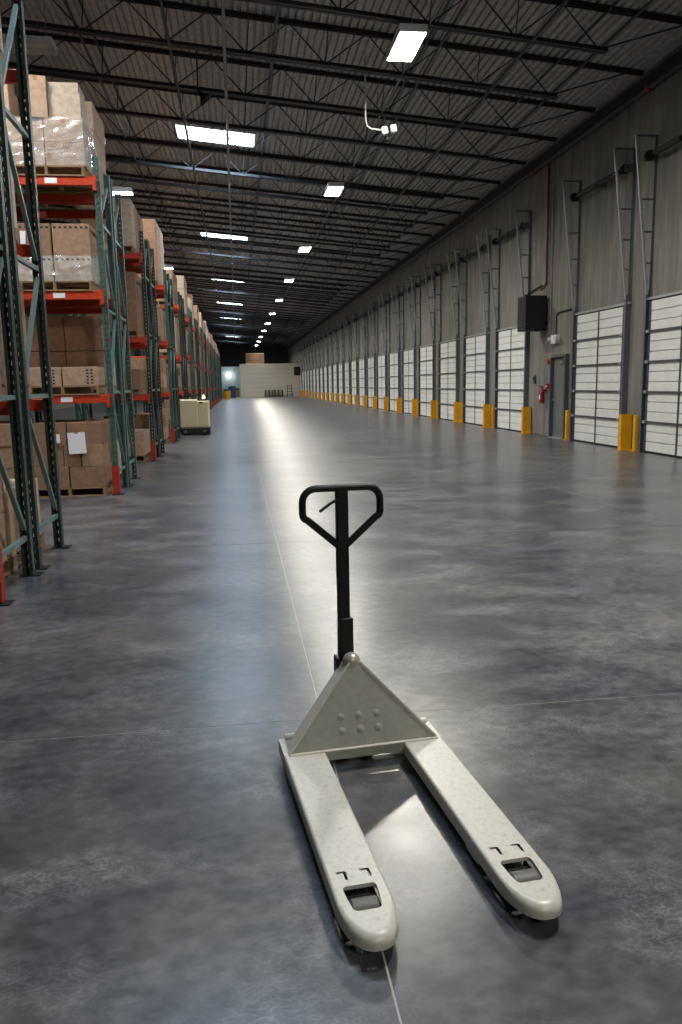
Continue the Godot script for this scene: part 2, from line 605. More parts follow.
func make_dock_door() -> Node3D:
	# local: wall face at x = 0, the door faces -x, z across
	var d := Node3D.new()
	var sh := DH / 5.0
	var st := ST()
	# ribbed section: flat face with two V grooves
	var prof := [Vector2(0, 0.01), Vector2(-0.05, 0.014), Vector2(-0.05, sh * 0.333 - 0.016), Vector2(-0.012, sh * 0.333), Vector2(-0.05, sh * 0.333 + 0.016), Vector2(-0.05, sh * 0.667 - 0.016), Vector2(-0.012, sh * 0.667), Vector2(-0.05, sh * 0.667 + 0.016), Vector2(-0.05, sh - 0.014), Vector2(0, sh - 0.01)]
	for i in prof.size() - 1:
		var a: Vector2 = prof[i]
		var b: Vector2 = prof[i + 1]
		quad(st, Vector3(a.x, a.y, -DW / 2), Vector3(b.x, b.y, -DW / 2), Vector3(b.x, b.y, DW / 2), Vector3(a.x, a.y, DW / 2), Vector3(-1, 0.3 if i > 4 else -0.3, 0))
	for s: float in [-1.0, 1.0]:
		box(st, Vector3(-0.026, sh / 2, s * (DW / 2 - 0.001)), Vector3(0.05, sh - 0.02, 0.002))
	var sec: ArrayMesh = st.commit()
	for k in 5:
		part("section", sec, M.door, d, Vector3(-0.02, 0.03 + sh * k, 0))
		part("centre_stile", box_mesh(Vector3(0.012, sh - 0.03, 0.055)), M.strut, d, Vector3(-0.075, 0.03 + sh * (k + 0.5), 0))
		for s: float in [-1.0, 1.0]:
			part("end_stile", box_mesh(Vector3(0.012, sh - 0.03, 0.05)), M.strut, d, Vector3(-0.075, 0.03 + sh * (k + 0.5), s * (DW / 2 - 0.03)))
	for k in 4:
		var y := 0.03 + sh * (k + 1)
		part("strut", box_mesh(Vector3(0.035, 0.04, DW)), M.strut, d, Vector3(-0.092, y, 0))
		for s: float in [-1.0, 1.0]:
			part("hinge", box_mesh(Vector3(0.03, 0.06, 0.10)), M.track_light, d, Vector3(-0.115, y, s * (DW / 2 - 0.02)))
	part("bottom_seal", box_mesh(Vector3(0.05, 0.04, DW)), M.rubber, d, Vector3(-0.045, 0.02, 0))
	part("header_angle", box_mesh(Vector3(0.08, 0.05, DW + 0.4)), M.track_light, d, Vector3(-0.05, DH + 0.07, 0))
	var tz := DW / 2 + 0.10
	for s: float in [-1.0, 1.0]:
		st = ST()
		# jamb angle on the wall and the track channel in front of it
		box(st, Vector3(-0.02, 1.65, s * (tz + 0.01)), Vector3(0.04, 3.3, 0.09))
		box(st, Vector3(-0.07, 1.65, s * (tz + 0.04)), Vector3(0.10, 3.3, 0.012))
		box(st, Vector3(-0.118, 1.65, s * (tz + 0.01)), Vector3(0.012, 3.3, 0.06))
		part("track", st.commit(), M.track, d)
		# upper track: wall angle, leaning outer rail, rungs
		st = ST()
		box(st, Vector3(-0.03, 4.77, s * tz), Vector3(0.06, 2.98, 0.012))
		box(st, Vector3(-0.006, 4.77, s * (tz + 0.02)), Vector3(0.012, 2.98, 0.05))
		part("wall_angle", st.commit(), M.track, d)
		st = ST()
		bar(st, Vector3(-0.10, 3.2, s * tz), Vector3(-0.47, 6.26, s * tz), 0.045, 0.045)
		part("inclined_rail", st.commit(), M.track_light, d)
		for yy: float in [3.82, 4.43, 5.05, 6.24]:
			var xo := -0.10 - 0.37 * (yy - 3.2) / 3.06
			part("rung", box_mesh(Vector3(-xo, 0.035, 0.03)), M.track, d, Vector3(xo / 2, yy, s * tz))
	# torsion shaft with two coil springs and cable drums
	part("shaft", tube_mesh([Vector3(-0.20, 5.86, -tz - 0.08), Vector3(-0.20, 5.86, tz + 0.08)], 0.016, 8), M.iron, d)
	for s: float in [-1.0, 1.0]:
		st = ST()
		var prof2 := []
		for q in 29:
			prof2.append(Vector2(0.052 if q % 2 == 0 else 0.062, s * (0.12 + 0.033 * q)))
		if s < 0:
			prof2.reverse()
		lathe(st, prof2, 10, Vector3(-0.20, 5.86, 0), Basis(Vector3.UP, Vector3(0, 0, 1), Vector3.RIGHT))
		part("spring", st.commit(), M.pipe_dark, d)
		st = ST()
		lathe(st, [Vector2(0.0, -0.03), Vector2(0.10, -0.03), Vector2(0.085, 0.0), Vector2(0.10, 0.03), Vector2(0.0, 0.03)], 14, Vector3(-0.20, 5.86, s * (tz - 0.06)), Basis(Vector3.UP, Vector3(0, 0, 1), Vector3.RIGHT))
		part("cable_drum", st.commit(), M.iron, d)
		part("bearing_plate", box_mesh(Vector3(0.26, 0.16, 0.012)), M.track, d, Vector3(-0.13, 5.86, s * (tz + 0.03)))
	part("centre_bracket", box_mesh(Vector3(0.26, 0.14, 0.02)), M.track, d, Vector3(-0.13, 5.86, 0))
	return d

func build_dock_doors() -> void:
	var proto := make_dock_door()
	var zs := [-6.9, -10.55, -14.2, -17.72]
	var z := -23.65
	while z > Z_END + 2.0:
		zs.append(z)
		z -= 3.65
	for i in zs.size():
		var d: Node3D = proto if i == 0 else proto.duplicate()
		d.name = "door_%d" % (i + 1)
		add_child(d)
		d.position = Vector3(WX, 0, zs[i])
		tag(d, "white ribbed sectional dock door with leaning galvanised tracks", "", "", "structure")
		var o := "%s dock door past the grey exit door" % ORD[i - 4]
		if i < 4:
			o = "%s dock door before the grey exit door" % ORD[3 - i]
		# wide track guard and slim post
		var near_gap: float = zs[i] + 1.64
		var far_gap: float = zs[i] - 1.55
		var lab := "broad yellow steel plate guard at the " + o
		var st := ST()
		if not cache.has("guard"):
			box(st, Vector3(-0.12, 0.39, 0), Vector3(0.24, 0.76, 0.010))
			box(st, Vector3(-0.235, 0.39, -0.06), Vector3(0.010, 0.76, 0.11))
			box(st, Vector3(-0.005, 0.39, -0.06), Vector3(0.010, 0.76, 0.11))
			cache["guard"] = st.commit()
			cache["guard_base"] = box_mesh(Vector3(0.26, 0.012, 0.2))
			st = ST()
			bev(st, Vector3(0, 0.385, 0), Vector3(0.085, 0.75, 0.085), 0.012)
			cache["post"] = st.commit()
		var g := thing("track_guard", lab, "guard", Vector3(WX - 0.02, 0, near_gap), 0.0, "yellow guards along the dock doors")
		part("plate", cache["guard"], M.yellow, g, Vector3(0, 0.0, 0))
		part("foot_plate", cache["guard_base"], M.yellow, g, Vector3(-0.13, 0.006, -0.03))
		var lab2 := "slim yellow square post at the " + o
		var p := thing("guard_post", lab2, "post", Vector3(WX - 0.10, 0, far_gap), 0.0, "slim yellow posts along the dock doors")
		part("post", cache["post"], M.yellow, p)
		part("foot_plate", box_mesh(Vector3(0.16, 0.012, 0.16)), M.yellow, p, Vector3(0, 0.006, 0))

# ---------------------------------------------------------------- wall fittings
func build_wall_fittings() -> void:
	# personnel door
	var d := struct("door_40", "grey steel personnel door in the dock wall", Vector3(WX, 0, -19.97))
	part("leaf", box_mesh(Vector3(0.045, 2.08, 0.86), 0.004), M.mandoor, d, Vector3(0.0, 1.05, 0))
	var st := ST()
	for s: float in [-1.0, 1.0]:
		box(st, Vector3(-0.05, 1.09, s * 0.475), Vector3(0.12, 2.18, 0.07))
	box(st, Vector3(-0.05, 2.145, 0), Vector3(0.12, 0.07, 0.88))
	part("door_frame", st.commit(), M.strut, d)
	st = ST()
	tube(st, [Vector3(-0.02, 1.0, -0.36), Vector3(-0.075, 1.0, -0.36), Vector3(-0.075, 1.0, -0.26)], 0.011, 8)
	lathe(st, [Vector2(0, 0.012), Vector2(0.03, 0.012), Vector2(0.03, 0.0)], 12, Vector3(-0.022, 1.0, -0.36), Basis(Vector3(0, 1, 0), Vector3(-1, 0, 0), Vector3(0, 0, 1)))
	part("door_handle", st.commit(), M.steel, d)
	part("door_closer", box_mesh(Vector3(0.06, 0.06, 0.24), 0.006), M.steel, d, Vector3(-0.055, 1.98, 0.2))
	part("threshold", box_mesh(Vector3(0.16, 0.02, 0.86)), M.track_light, d, Vector3(-0.08, 0.01, 0))
	# black heater hung from the wall
	var h := thing("wall_heater", "large black box heater hung on the dock wall beside red pipe", "heater", Vector3(WX - 0.36, 2.86, -21.2))
	part("casing", box_mesh(Vector3(0.60, 0.92, 0.62), 0.012), M.black, h, Vector3(0, 0.46, 0))
	st = ST()
	for k in 9:
		box(st, Vector3(-0.30, 0.14 + 0.085 * k, 0), Vector3(0.03, 0.008, 0.5), Basis(Vector3(0, 0, 1), 0.5))
	part("louvre", st.commit(), M.iron, h)
	st = ST()
	box(st, Vector3(0.33, 0.2, 0), Vector3(0.06, 0.05, 0.5))
	box(st, Vector3(0.33, 0.8, 0), Vector3(0.06, 0.05, 0.5))
	bar(st, Vector3(-0.2, 0.92, 0.2), Vector3(0.35, 1.25, 0.2), 0.03, 0.03)
	bar(st, Vector3(-0.2, 0.92, -0.2), Vector3(0.35, 1.25, -0.2), 0.03, 0.03)
	part("bracket", st.commit(), M.iron, h)
	var rp := thing("gas_pipe", "thin red pipe running down the wall to the black heater", "pipe", Vector3(WX - 0.07, 0, -20.95))
	part("riser", tube_mesh([Vector3(0, 7.25, 0), Vector3(0, 4.15, 0), Vector3(-0.03, 4.0, -0.03), Vector3(-0.12, 3.93, -0.1)], 0.028, 8), M.pipe_red, rp)
	for y: float in [6.6, 5.4, 4.4]:
		part("clip", box_mesh(Vector3(0.05, 0.03, 0.09)), M.track_light, rp, Vector3(0.035, y, 0))
	var cp := thing("conduit", "thin grey conduit standing on the concrete wall over exit door", "conduit", Vector3(WX - 0.03, 0, -20.7))
	part("riser", tube_mesh([Vector3(0, 7.2, 0), Vector3(0, 2.75, 0)], 0.018, 8), M.conduit, cp)
	var ca := thing("conduit", "bent dark conduit arching from exit sign to dock door corner", "conduit", Vector3(WX - 0.03, 0, -20.3))
	part("run", tube_mesh([Vector3(0, 2.72, 0), Vector3(0, 3.12, 0), Vector3(0, 3.22, 0.03), Vector3(0, 3.27, 0.13), Vector3(0, 3.28, 0.9)], 0.02, 8), M.pipe_dark, ca)
	# exit and emergency light
	var e := thing("exit_light", "small white emergency light box above the grey exit door", "light", Vector3(WX, 2.48, -20.3))
	part("case", box_mesh(Vector3(0.11, 0.22, 0.34), 0.01), M.white, e, Vector3(-0.055, 0.11, 0))
	for s: float in [-1.0, 1.0]:
		st = ST()
		lathe(st, [Vector2(0.0, 0.0), Vector2(0.03, 0.0), Vector2(0.06, 0.07), Vector2(0.06, 0.09), Vector2(0.0, 0.085)], 12, Vector3(-0.09, 0.13, s * 0.19), Basis(Vector3(0, 1, 0), Vector3(-0.8, -0.3, s * 0.5).normalized(), Vector3(-0.8, -0.3, s * 0.5).normalized().cross(Vector3.UP).normalized()))
		part("lamp_head", st.commit(), M.white, e)
	# fire alarm and extinguisher
	var a := thing("fire_alarm", "small round red fire alarm sounder on the concrete wall", "alarm", Vector3(WX, 2.03, -20.72))
	st = ST()
	lathe(st, [Vector2(0.0, 0.09), Vector2(0.05, 0.09), Vector2(0.09, 0.05), Vector2(0.10, 0.0)], 16, Vector3.ZERO, Basis(Vector3(0, 1, 0), Vector3(-1, 0, 0), Vector3(0, 0, 1)))
	part("sounder", st.commit(), M.red, a)
	var x := thing("fire_extinguisher", "red fire extinguisher hanging on the wall by the grey door", "extinguisher", Vector3(WX - 0.12, 0.9, -20.95))
	x.scale = Vector3.ONE * 0.84
	st = ST()
	lathe(st, [Vector2(0.0, 0.0), Vector2(0.07, 0.0), Vector2(0.085, 0.02), Vector2(0.085, 0.36), Vector2(0.06, 0.42), Vector2(0.03, 0.45), Vector2(0.03, 0.48), Vector2(0, 0.48)], 16)
	part("cylinder", st.commit(), M.red, x)
	part("label", box_mesh(Vector3(0.005, 0.14, 0.1)), M.paper, x, Vector3(-0.086, 0.2, 0))
	st = ST()
	box(st, Vector3(-0.02, 0.50, 0), Vector3(0.13, 0.02, 0.03))
	box(st, Vector3(-0.03, 0.545, 0), Vector3(0.15, 0.02, 0.03), Basis(Vector3(0, 0, 1), -0.25))
	part("handle", st.commit(), M.black, x)
	part("hose", tube_mesh([Vector3(0, 0.48, 0.03), Vector3(-0.02, 0.47, 0.10), Vector3(-0.02, 0.36, 0.115), Vector3(-0.01, 0.15, 0.105)], 0.012, 8), M.rubber, x)
	part("bracket", box_mesh(Vector3(0.05, 0.06, 0.2)), M.red, x, Vector3(0.09, 0.42, 0))
	var sg := thing("alarm_pull", "red box with bracket above the fire extinguisher", "alarm", Vector3(WX, 1.36, -20.72))
	part("case", box_mesh(Vector3(0.09, 0.16, 0.14), 0.01), M.red, sg, Vector3(-0.045, 0, 0))
	part("lever", box_mesh(Vector3(0.02, 0.03, 0.1)), M.white, sg, Vector3(-0.098, 0.0, 0))
	var jb := thing("switch_box", "small dark switch box on wall below the black heater", "switch", Vector3(WX, 1.55, -21.75))
	part("case", box_mesh(Vector3(0.06, 0.24, 0.1), 0.006), M.strut, jb, Vector3(-0.03, 0, 0))
	part("lever", box_mesh(Vector3(0.02, 0.06, 0.02)), M.black, jb, Vector3(-0.07, 0.02, 0))
	# fire main along the top of the wall
	var pm := thing("fire_main", "dark sprinkler pipe along the top of the dock wall", "pipe", Vector3(WX - 0.18, 7.17, 0))
	part("pipe", tube_mesh([Vector3(0, 0, Z_BACK), Vector3(0, 0, Z_FAR)], 0.075, 10), M.pipe_dark, pm)
	st = ST()
	lathe(st, [Vector2(0.075, -0.06), Vector2(0.1, -0.06), Vector2(0.1, 0.06), Vector2(0.075, 0.06)], 14, Vector3.ZERO, Basis(Vector3.UP, Vector3(0, 0, 1), Vector3.RIGHT))
	var cp_mesh: ArrayMesh = st.commit()
	for k in 12:
		part("coupling", cp_mesh, M.pipe_red, pm, Vector3(0, 0, -15.6 - 6.1 * k))
		part("hanger", box_mesh(Vector3(0.2, 0.03, 0.05)), M.iron, pm, Vector3(0.08, 0.085, -14.0 - 6.1 * k))

func build_ceiling_services() -> void:
	# pipe run above the aisle and the lighting conduit beside the lamp row
	var p := thing("sprinkler_pipe", "straight sprinkler pipe hung under the joists along the aisle", "pipe", Vector3(0.02, 7.45, 0))
	part("pipe", tube_mesh([Vector3(0, 0, Z_BACK), Vector3(0, 0, Z_FAR)], 0.03, 8), M.conduit, p)
	var st := ST()
	lathe(st, [Vector2(0.0, -0.12), Vector2(0.03, -0.115), Vector2(0.03, -0.10), Vector2(0.008, -0.09), Vector2(0.012, 0.0)], 8)
	var head: ArrayMesh = st.commit()
	for k in 30:
		part("sprinkler_head", head, M.conduit, p, Vector3(0, 0, 6.0 - 3.81 * k))
		part("hanger_rod", box_mesh(Vector3(0.012, 0.9, 0.012)), M.joist, p, Vector3(0, 0.45, 5.1 - 3.81 * k))
	var c := thing("lighting_conduit", "thin conduit running above the row of aisle lamps", "conduit", Vector3(3.42, 7.42, 0))
	part("run", tube_mesh([Vector3(0, 0, Z_BACK), Vector3(0, 0, Z_FAR)], 0.02, 6), M.conduit, c)
	for k in 20:
		part("hanger_rod", box_mesh(Vector3(0.01, 0.62, 0.01)), M.joist, c, Vector3(0, 0.31, 4.0 - 5.7 * k))
	for spec: Array in [[-0.95, 7.55], [5.1, 7.1]]:
		var q := thing("sprinkler_pipe", "dark branch sprinkler pipe among the joists " + ("over the racks side" if spec[0] < 0.0 else "over the dock side"), "pipe", Vector3(spec[0], spec[1], 0))
		part("pipe", tube_mesh([Vector3(0, 0, Z_BACK), Vector3(0, 0, Z_FAR)], 0.028, 8), M.joist, q)
	# twin spotlight on a bent white conduit
	var e := thing("emergency_light", "white twin spotlight on a bent conduit below the roof", "light", Vector3(3.08, 6.5, -16.5))
	part("stem", tube_mesh([Vector3(-0.32, 1.66, 0), Vector3(-0.32, 0.22, 0), Vector3(-0.29, 0.1, 0), Vector3(-0.2, 0.05, 0), Vector3(0.0, 0.03, 0)], 0.018, 8), M.white, e)
	for s: float in [0.0, 1.0]:
		part("spot_head", box_mesh(Vector3(0.13, 0.15, 0.13), 0.02), M.white, e, Vector3(0.06 + 0.18 * s, 0.02 + 0.04 * s, 0), Basis(Vector3(0, 0, 1), 0.2))
	part("sensor", box_mesh(Vector3(0.1, 0.06, 0.1), 0.01), M.black, e, Vector3(0.12, -0.14, 0))
	# small loudspeaker horn under the deck
	var hn := thing("horn_speaker", "small dark horn speaker hanging among the joists", "speaker", Vector3(-0.55, 7.55, -17.6))
	st = ST()
	lathe(st, [Vector2(0.03, 0.0), Vector2(0.06, 0.12), Vector2(0.16, 0.22), Vector2(0.165, 0.23), Vector2(0.05, 0.13), Vector2(0.0, 0.1)], 14, Vector3.ZERO, Basis(Vector3(0, 0, 1), -2.4))
	part("horn", st.commit(), M.pipe_dark, hn)
	part("bracket", box_mesh(Vector3(0.03, 0.9, 0.03)), M.joist, hn, Vector3(0, 0.44, 0))

# ---------------------------------------------------------------- pallet racks
func upright_mesh(h: float, holes: bool) -> ArrayMesh:
	# a C column: perforated face towards +z, flanges back, centred on x; depth 0.075
	var key := "up%.2f%s" % [h, holes]
	if cache.has(key):
		return cache[key]
	var st := ST()
	var w := 0.080
	var d := 0.075
	var t := 0.004
	for s: float in [-1.0, 1.0]:
		box(st, Vector3(s * (w / 2 - t / 2), h / 2, 0), Vector3(t, h, d))
		box(st, Vector3(s * (w / 2 - 0.013), h / 2, -d / 2), Vector3(0.026, h, t))
	if holes:
		for s: float in [-1.0, 1.0]:
			box(st, Vector3(s * 0.0255, h / 2, d / 2), Vector3(0.029, h, t))
		var y := 0.0
		while y < h:
			box(st, Vector3(0, minf(y + 0.024, h - 0.022), d / 2), Vector3(0.022, 0.044, t))
			y += 0.076
	else:
		box(st, Vector3(0, h / 2, d / 2), Vector3(w, h, t))
	cache[key] = st.commit()
	return cache[key]

const ROW_D := 0.98

func add_frame(rack: Node3D, x: float, h: float, m: Material, holes: bool, guard: bool, far_guard: bool, sides: int) -> void:
	# local: front column at z = 0, rear column at z = -ROW_D, both within the row
	for k in 2:
		var zc := -0.04 if k == 0 else -ROW_D + 0.04
		var b := Basis.IDENTITY if k == 0 else Basis(Vector3.UP, PI)
		var u := part("upright", upright_mesh(h, holes), m, rack, Vector3(x, 0.008, zc), b)
		part("foot_plate", box_mesh(Vector3(0.17, 0.008, 0.14)), M.iron, u, Vector3(0.02 if k == 0 else -0.02, -0.004, 0.0))
		if (k == 0 and guard) or (k == 1 and far_guard):
			var st := ST()
			if not cache.has("cguard"):
				box(st, Vector3(0, 0.21, 0.045), Vector3(0.096, 0.40, 0.008))
				for s: float in [-1.0, 1.0]:
					box(st, Vector3(s * 0.047, 0.21, 0.0), Vector3(0.006, 0.40, 0.09))
				cache["cguard"] = st.commit()
			part("column_guard", cache["cguard"], M.rust, u)
	var z0 := -0.09
	var z1 := -ROW_D + 0.09
	var y := 0.32
	var flip := false
	while y < h - 0.1:
		var y2 := minf(y + 1.15, h - 0.12)
		part("brace", box_mesh(Vector3(0.038, 0.038, z0 - z1 + 0.05)), M.brace, rack, Vector3(x, y, (z0 + z1) / 2))
		if y2 - y > 0.4:
			var a := Vector3(x, y + 0.08, z0 if flip else z1)
			var b2 := Vector3(x, y2 - 0.08, z1 if flip else z0)
			var f := frame_of(b2 - a)
			part("brace", box_mesh(Vector3(0.036, 0.036, snappedf((b2 - a).length(), 0.01))), M.brace, rack, (a + b2) / 2, f)
		flip = not flip
		y = y2
		if y2 >= h - 0.13:
			break

func add_beams(rack: Node3D, xa: float, xb: float, levels: Array, tagged: bool) -> void:
	var l := absf(xb - xa) - 0.085
	for y: float in levels:
		for k in 2:
			var zc := 0.022 if k == 0 else -ROW_D - 0.022
			var key := "beam%.2f" % l
			if not cache.has(key):
				var st := ST()
				bev(st, Vector3.ZERO, Vector3(l, 0.115, 0.045), 0.006)
				cache[key] = st.commit()
			var o := part("beam", cache[key], M.orange, rack, Vector3((xa + xb) / 2, y - 0.058, zc))
			for s: float in [-1.0, 1.0]:
				part("end_connector", box_mesh(Vector3(0.045, 0.2, 0.05)), M.orange, o, Vector3(s * (l / 2 + 0.015), -0.02, 0.002 if k == 0 else -0.002))
			if tagged and k == 0:
				part("tag", box_mesh(Vector3(0.16, 0.07, 0.002)), M.paper, o, Vector3(l / 2 - 0.55, 0.0, 0.024))

# wooden pallet, 1.0 along x, 1.2 along z, 0.13 high, standing at its base
func make_pallet(detail: bool, at: Vector3, label: String, group: String) -> void:
	var key := "palletproto" if detail else "palletsmall"
	if cache.has(key):
		copy(cache[key], at, 0.0, label, group)
		return
	var t := thing("wooden_pallet", label, "pallet", at, 0.0, group)
	if detail:
		for k in 6:
			part("top_board", box_mesh(Vector3(1.0, 0.018, 0.12)), M.wood, t, Vector3(0, 0.121, -0.49 + 0.196 * k))
		for k in 3:
			part("stringer", box_mesh(Vector3(0.04, 0.094, 1.1)), M.wood, t, Vector3(-0.48 + 0.48 * k, 0.065, 0))
		for k in 3:
			part("bottom_board", box_mesh(Vector3(1.0, 0.018, 0.12)), M.wood, t, Vector3(0, 0.009, -0.49 + 0.49 * k))
	else:
		var st := ST()
		for k in 6:
			box(st, Vector3(0, 0.121, -0.49 + 0.196 * k), Vector3(1.0, 0.018, 0.12))
		for k in 3:
			box(st, Vector3(-0.48 + 0.48 * k, 0.065, 0), Vector3(0.04, 0.094, 1.1))
		for k in 3:
			box(st, Vector3(0, 0.009, -0.49 + 0.49 * k), Vector3(1.0, 0.018, 0.12))
		part("timber", st.commit(), M.wood, t)
	cache[key] = t

func make_carton(s: Vector3, at: Vector3, m: Material, label: String, group: String, taped: bool, turn := 0.0) -> Node3D:
	var c := thing("cardboard_carton", label, "carton", at, turn, group)
	part("body", box_mesh(s - Vector3(0.004, 0.0, 0.004), 0.006), m, c, Vector3(0, s.y / 2, 0))
	if taped:
		part("tape", box_mesh(Vector3(0.05, 0.06, 0.001)), M.tape, c, Vector3(0, s.y - 0.035, s.z / 2 - 0.001))
		part("flap_seam", box_mesh(Vector3(s.x - 0.02, 0.004, 0.001)), M.tape, c, Vector3(0, s.y * 0.68, s.z / 2 - 0.0012))
	return c

func carton_load(c: Vector3, n: Vector3i, s: Vector3, label: String, group: String, ms: Array, taped := true, gap := 0.012) -> void:
	for j in n.y:
		for i in n.x:
			for k in n.z:
				var sx: float = s.x
				var off := Vector3((i - (n.x - 1) / 2.0) * (sx + gap), s.y * j, (k - (n.z - 1) / 2.0) * (s.z + gap))
				off.x += rng.randf_range(-0.5, 0.5) * gap
				off.z += rng.randf_range(-0.5, 0.5) * gap
				var w := ""
				if n.x > 1:
					w += "aisle-end " if i == n.x - 1 else "inner "
				if n.z > 1:
					w += "front " if k == n.z - 1 else "rear "
				if n.y > 1:
					w += "bottom " if j == 0 else ("topmost " if j == n.y - 1 else "middle ")
				make_carton(s, c + off, ms[rng.randi() % ms.size()], w + label, group, taped)

# a block of goods in stretch film: one thing, layers with recessed joints
func wrapped_load(c: Vector3, s: Vector3, layers: int, m: Material, label: String, group: String) -> void:
	var key := "wl%.2f_%.2f_%.2f_%d" % [s.x, s.y, s.z, layers]
	if not cache.has(key):
		var st := ST()
		var lh := s.y / layers
		for k in layers:
			for q in 2:
				bev(st, Vector3((q - 0.5) * s.x / 2, lh * (k + 0.5), 0), Vector3(s.x / 2 - 0.008, lh - 0.006, s.z), 0.012)
		cache[key] = st.commit()
	var t := thing("wrapped_load", label, "load", c, 0.0, group)
	part("goods", cache[key], m, t)

const ORD := ["first", "second", "third", "fourth", "fifth", "sixth", "seventh", "eighth", "ninth", "tenth", "eleventh", "twelfth", "thirteenth", "fourteenth", "fifteenth", "sixteenth", "seventeenth", "eighteenth", "nineteenth", "twentieth", "twenty-first", "twenty-second", "twenty-third", "twenty-fourth", "twenty-fifth", "twenty-sixth"]

func rack_z(g: int) -> float:
	return -5.75 if g == 0 else -11.6 - 5.2 * (g - 1)

func build_racks() -> void:
	for g in 18:
		var near := g < 3
		var h := 5.22 if g == 0 else 4.62
		var levels: Array = [1.44, 2.86, 4.36]
		if g > 1:
			levels = [1.38, 2.55 + 0.2 * (g % 2), 4.2]
		for r in 2:
			var z := rack_z(g) - r * 1.14
			var m: Material = M.green if g % 2 == 0 else M.teal
			var bays := 2 if g < 2 else 1
			var t := thing("pallet_rack", "green pallet rack with orange beams, %s rack block along the aisle, %s row" % [ORD[g], ["leading", "trailing"][r]], "rack", Vector3(RACK_X, 0, z), 0.0, "pallet racks along the aisle")
			for b in bays + 1:
				if g > 8 and b > 0:
					for k in 2:
						part("upright", upright_mesh(h, false), m, t, Vector3(-2.5 * b, 0.008, -0.04 if k == 0 else -ROW_D + 0.04), Basis(Vector3.UP, PI * k))
				else:
					add_frame(t, -2.5 * b, h, m, near and b == 0, r == 0, false, 2)
			for b in bays:
				add_beams(t, -2.5 * b, -2.5 * (b + 1), levels, near)
			fill_row(g, r, z, levels)

func fill_row(g: int, r: int, z: float, levels: Array) -> void:
	if g == 1 and r == 0:
		fill_showcase(z, levels)
		return
	var zc := z - ROW_D / 2
	var shelf_names := ["floor level", "lowest shelf", "middle shelf", "top shelf"]
	var ys := [0.0] + levels
	for k in 4:
		for slot in (2 if g < 2 else 1):
			var x := RACK_X - 0.66 - 1.22 * slot
			var where := "%s, %s rack block, %s row%s" % [shelf_names[k], ORD[g], ["leading", "trailing"][r], ["", ", second stack"][slot]]
			make_pallet(g < 3, Vector3(x, ys[k], zc), "wooden pallet under goods, " + where, "pallets in the racks")
			var y: float = ys[k] + 0.13
			var clear: float = (ys[k + 1] - 0.115 if k < 3 else 6.2) - y - 0.12
			var kind := rng.randi() % 4
			if g > 4:
				var hh := snappedf(clampf(clear * rng.randf_range(0.65, 1.0), 0.4, 1.5), 0.15)
				var pale := k == 3 and rng.randf() < 0.6
				wrapped_load(Vector3(x + rng.randf_range(0.0, 0.06), y, zc), Vector3(1.02, hh, 1.06), 3, M.carton_pale if pale else M.carton[rng.randi() % 3], ("pale" if pale else "brown") + " block of goods, " + where, "blocks of goods in the distant racks")
			elif kind == 0 and k > 0:
				var hh2 := snappedf(clear * 0.88, 0.05)
				carton_load(Vector3(x, y, zc), Vector3i(1, 1, 1), Vector3(1.0, hh2, 1.06), "big brown carton, " + where, "big cartons in the racks", [M.carton[rng.randi() % 3]], g < 3)
			elif kind == 1:
				var n2 := int(clampf(clear / 0.42, 1, 3))
				carton_load(Vector3(x, y, zc), Vector3i(2, n2, 1), Vector3(0.49, 0.40, 1.05), "long brown carton, " + where, "long cartons in the racks", M.carton, g < 3)
			elif kind == 2:
				var n3 := int(clampf(clear / 0.36, 1, 3))
				carton_load(Vector3(x, y, zc), Vector3i(1, n3, 2), Vector3(0.98, 0.34, 0.52), "flat brown carton, " + where, "flat cartons in the racks", M.carton, g < 3)
			else:
				carton_load(Vector3(x, y, zc), Vector3i(2, 1, 2), Vector3(0.49, snappedf(clear * 0.5, 0.05), 0.52), "brown carton, " + where, "single cartons in the racks", M.carton + [M.carton_pale], g < 3)

func film_mesh(s: Vector3, y0: float, sd: int) -> ArrayMesh:
	var n := FastNoiseLite.new()
	n.seed = sd
	n.frequency = 5.5
	n.fractal_octaves = 3
	var st := ST()
	var nx := 44
	var ny := 16
	var per := 2.0 * (s.x + s.z)
	var rows := []
	for j in ny + 1:
		var row := []
		for i in nx:
			var u := per * i / nx
			var y := y0 + (s.y - y0) * j / ny
			var p: Vector3
			var out: Vector3
			if u < s.x:
				p = Vector3(-s.x / 2 + u, y, s.z / 2)
				out = Vector3(0, 0, 1)
			elif u < s.x + s.z:
				p = Vector3(s.x / 2, y, s.z / 2 - (u - s.x))
				out = Vector3(1, 0, 0)
			elif u < 2 * s.x + s.z:
				p = Vector3(s.x / 2 - (u - s.x - s.z), y, -s.z / 2)
				out = Vector3(0, 0, -1)
			else:
				p = Vector3(-s.x / 2, y, -s.z / 2 + (u - 2 * s.x - s.z))
				out = Vector3(-1, 0, 0)
			var q := n.get_noise_3d(p.x * 2.0 + p.z * 2.0, p.y * 0.8 + p.x * 1.5, p.z * 2.0)
			row.append(p + out * (0.045 + 0.05 * q))
		rows.append(row)
	for j in ny:
		for i in nx:
			var k := (i + 1) % nx
			var a: Vector3 = rows[j][i]
			var b: Vector3 = rows[j][k]
			var c: Vector3 = rows[j + 1][k]
			var d: Vector3 = rows[j + 1][i]
			var o := Vector3(a.x, 0, a.z)
			tri(st, a, b, c, ((b - a).cross(c - a).normalized() if (b - a).cross(c - a).dot(o) > 0 else -(b - a).cross(c - a).normalized()))
			tri(st, a, c, d, ((c - a).cross(d - a).normalized() if (c - a).cross(d - a).dot(o) > 0 else -(c - a).cross(d - a).normalized()))
	return st.commit()

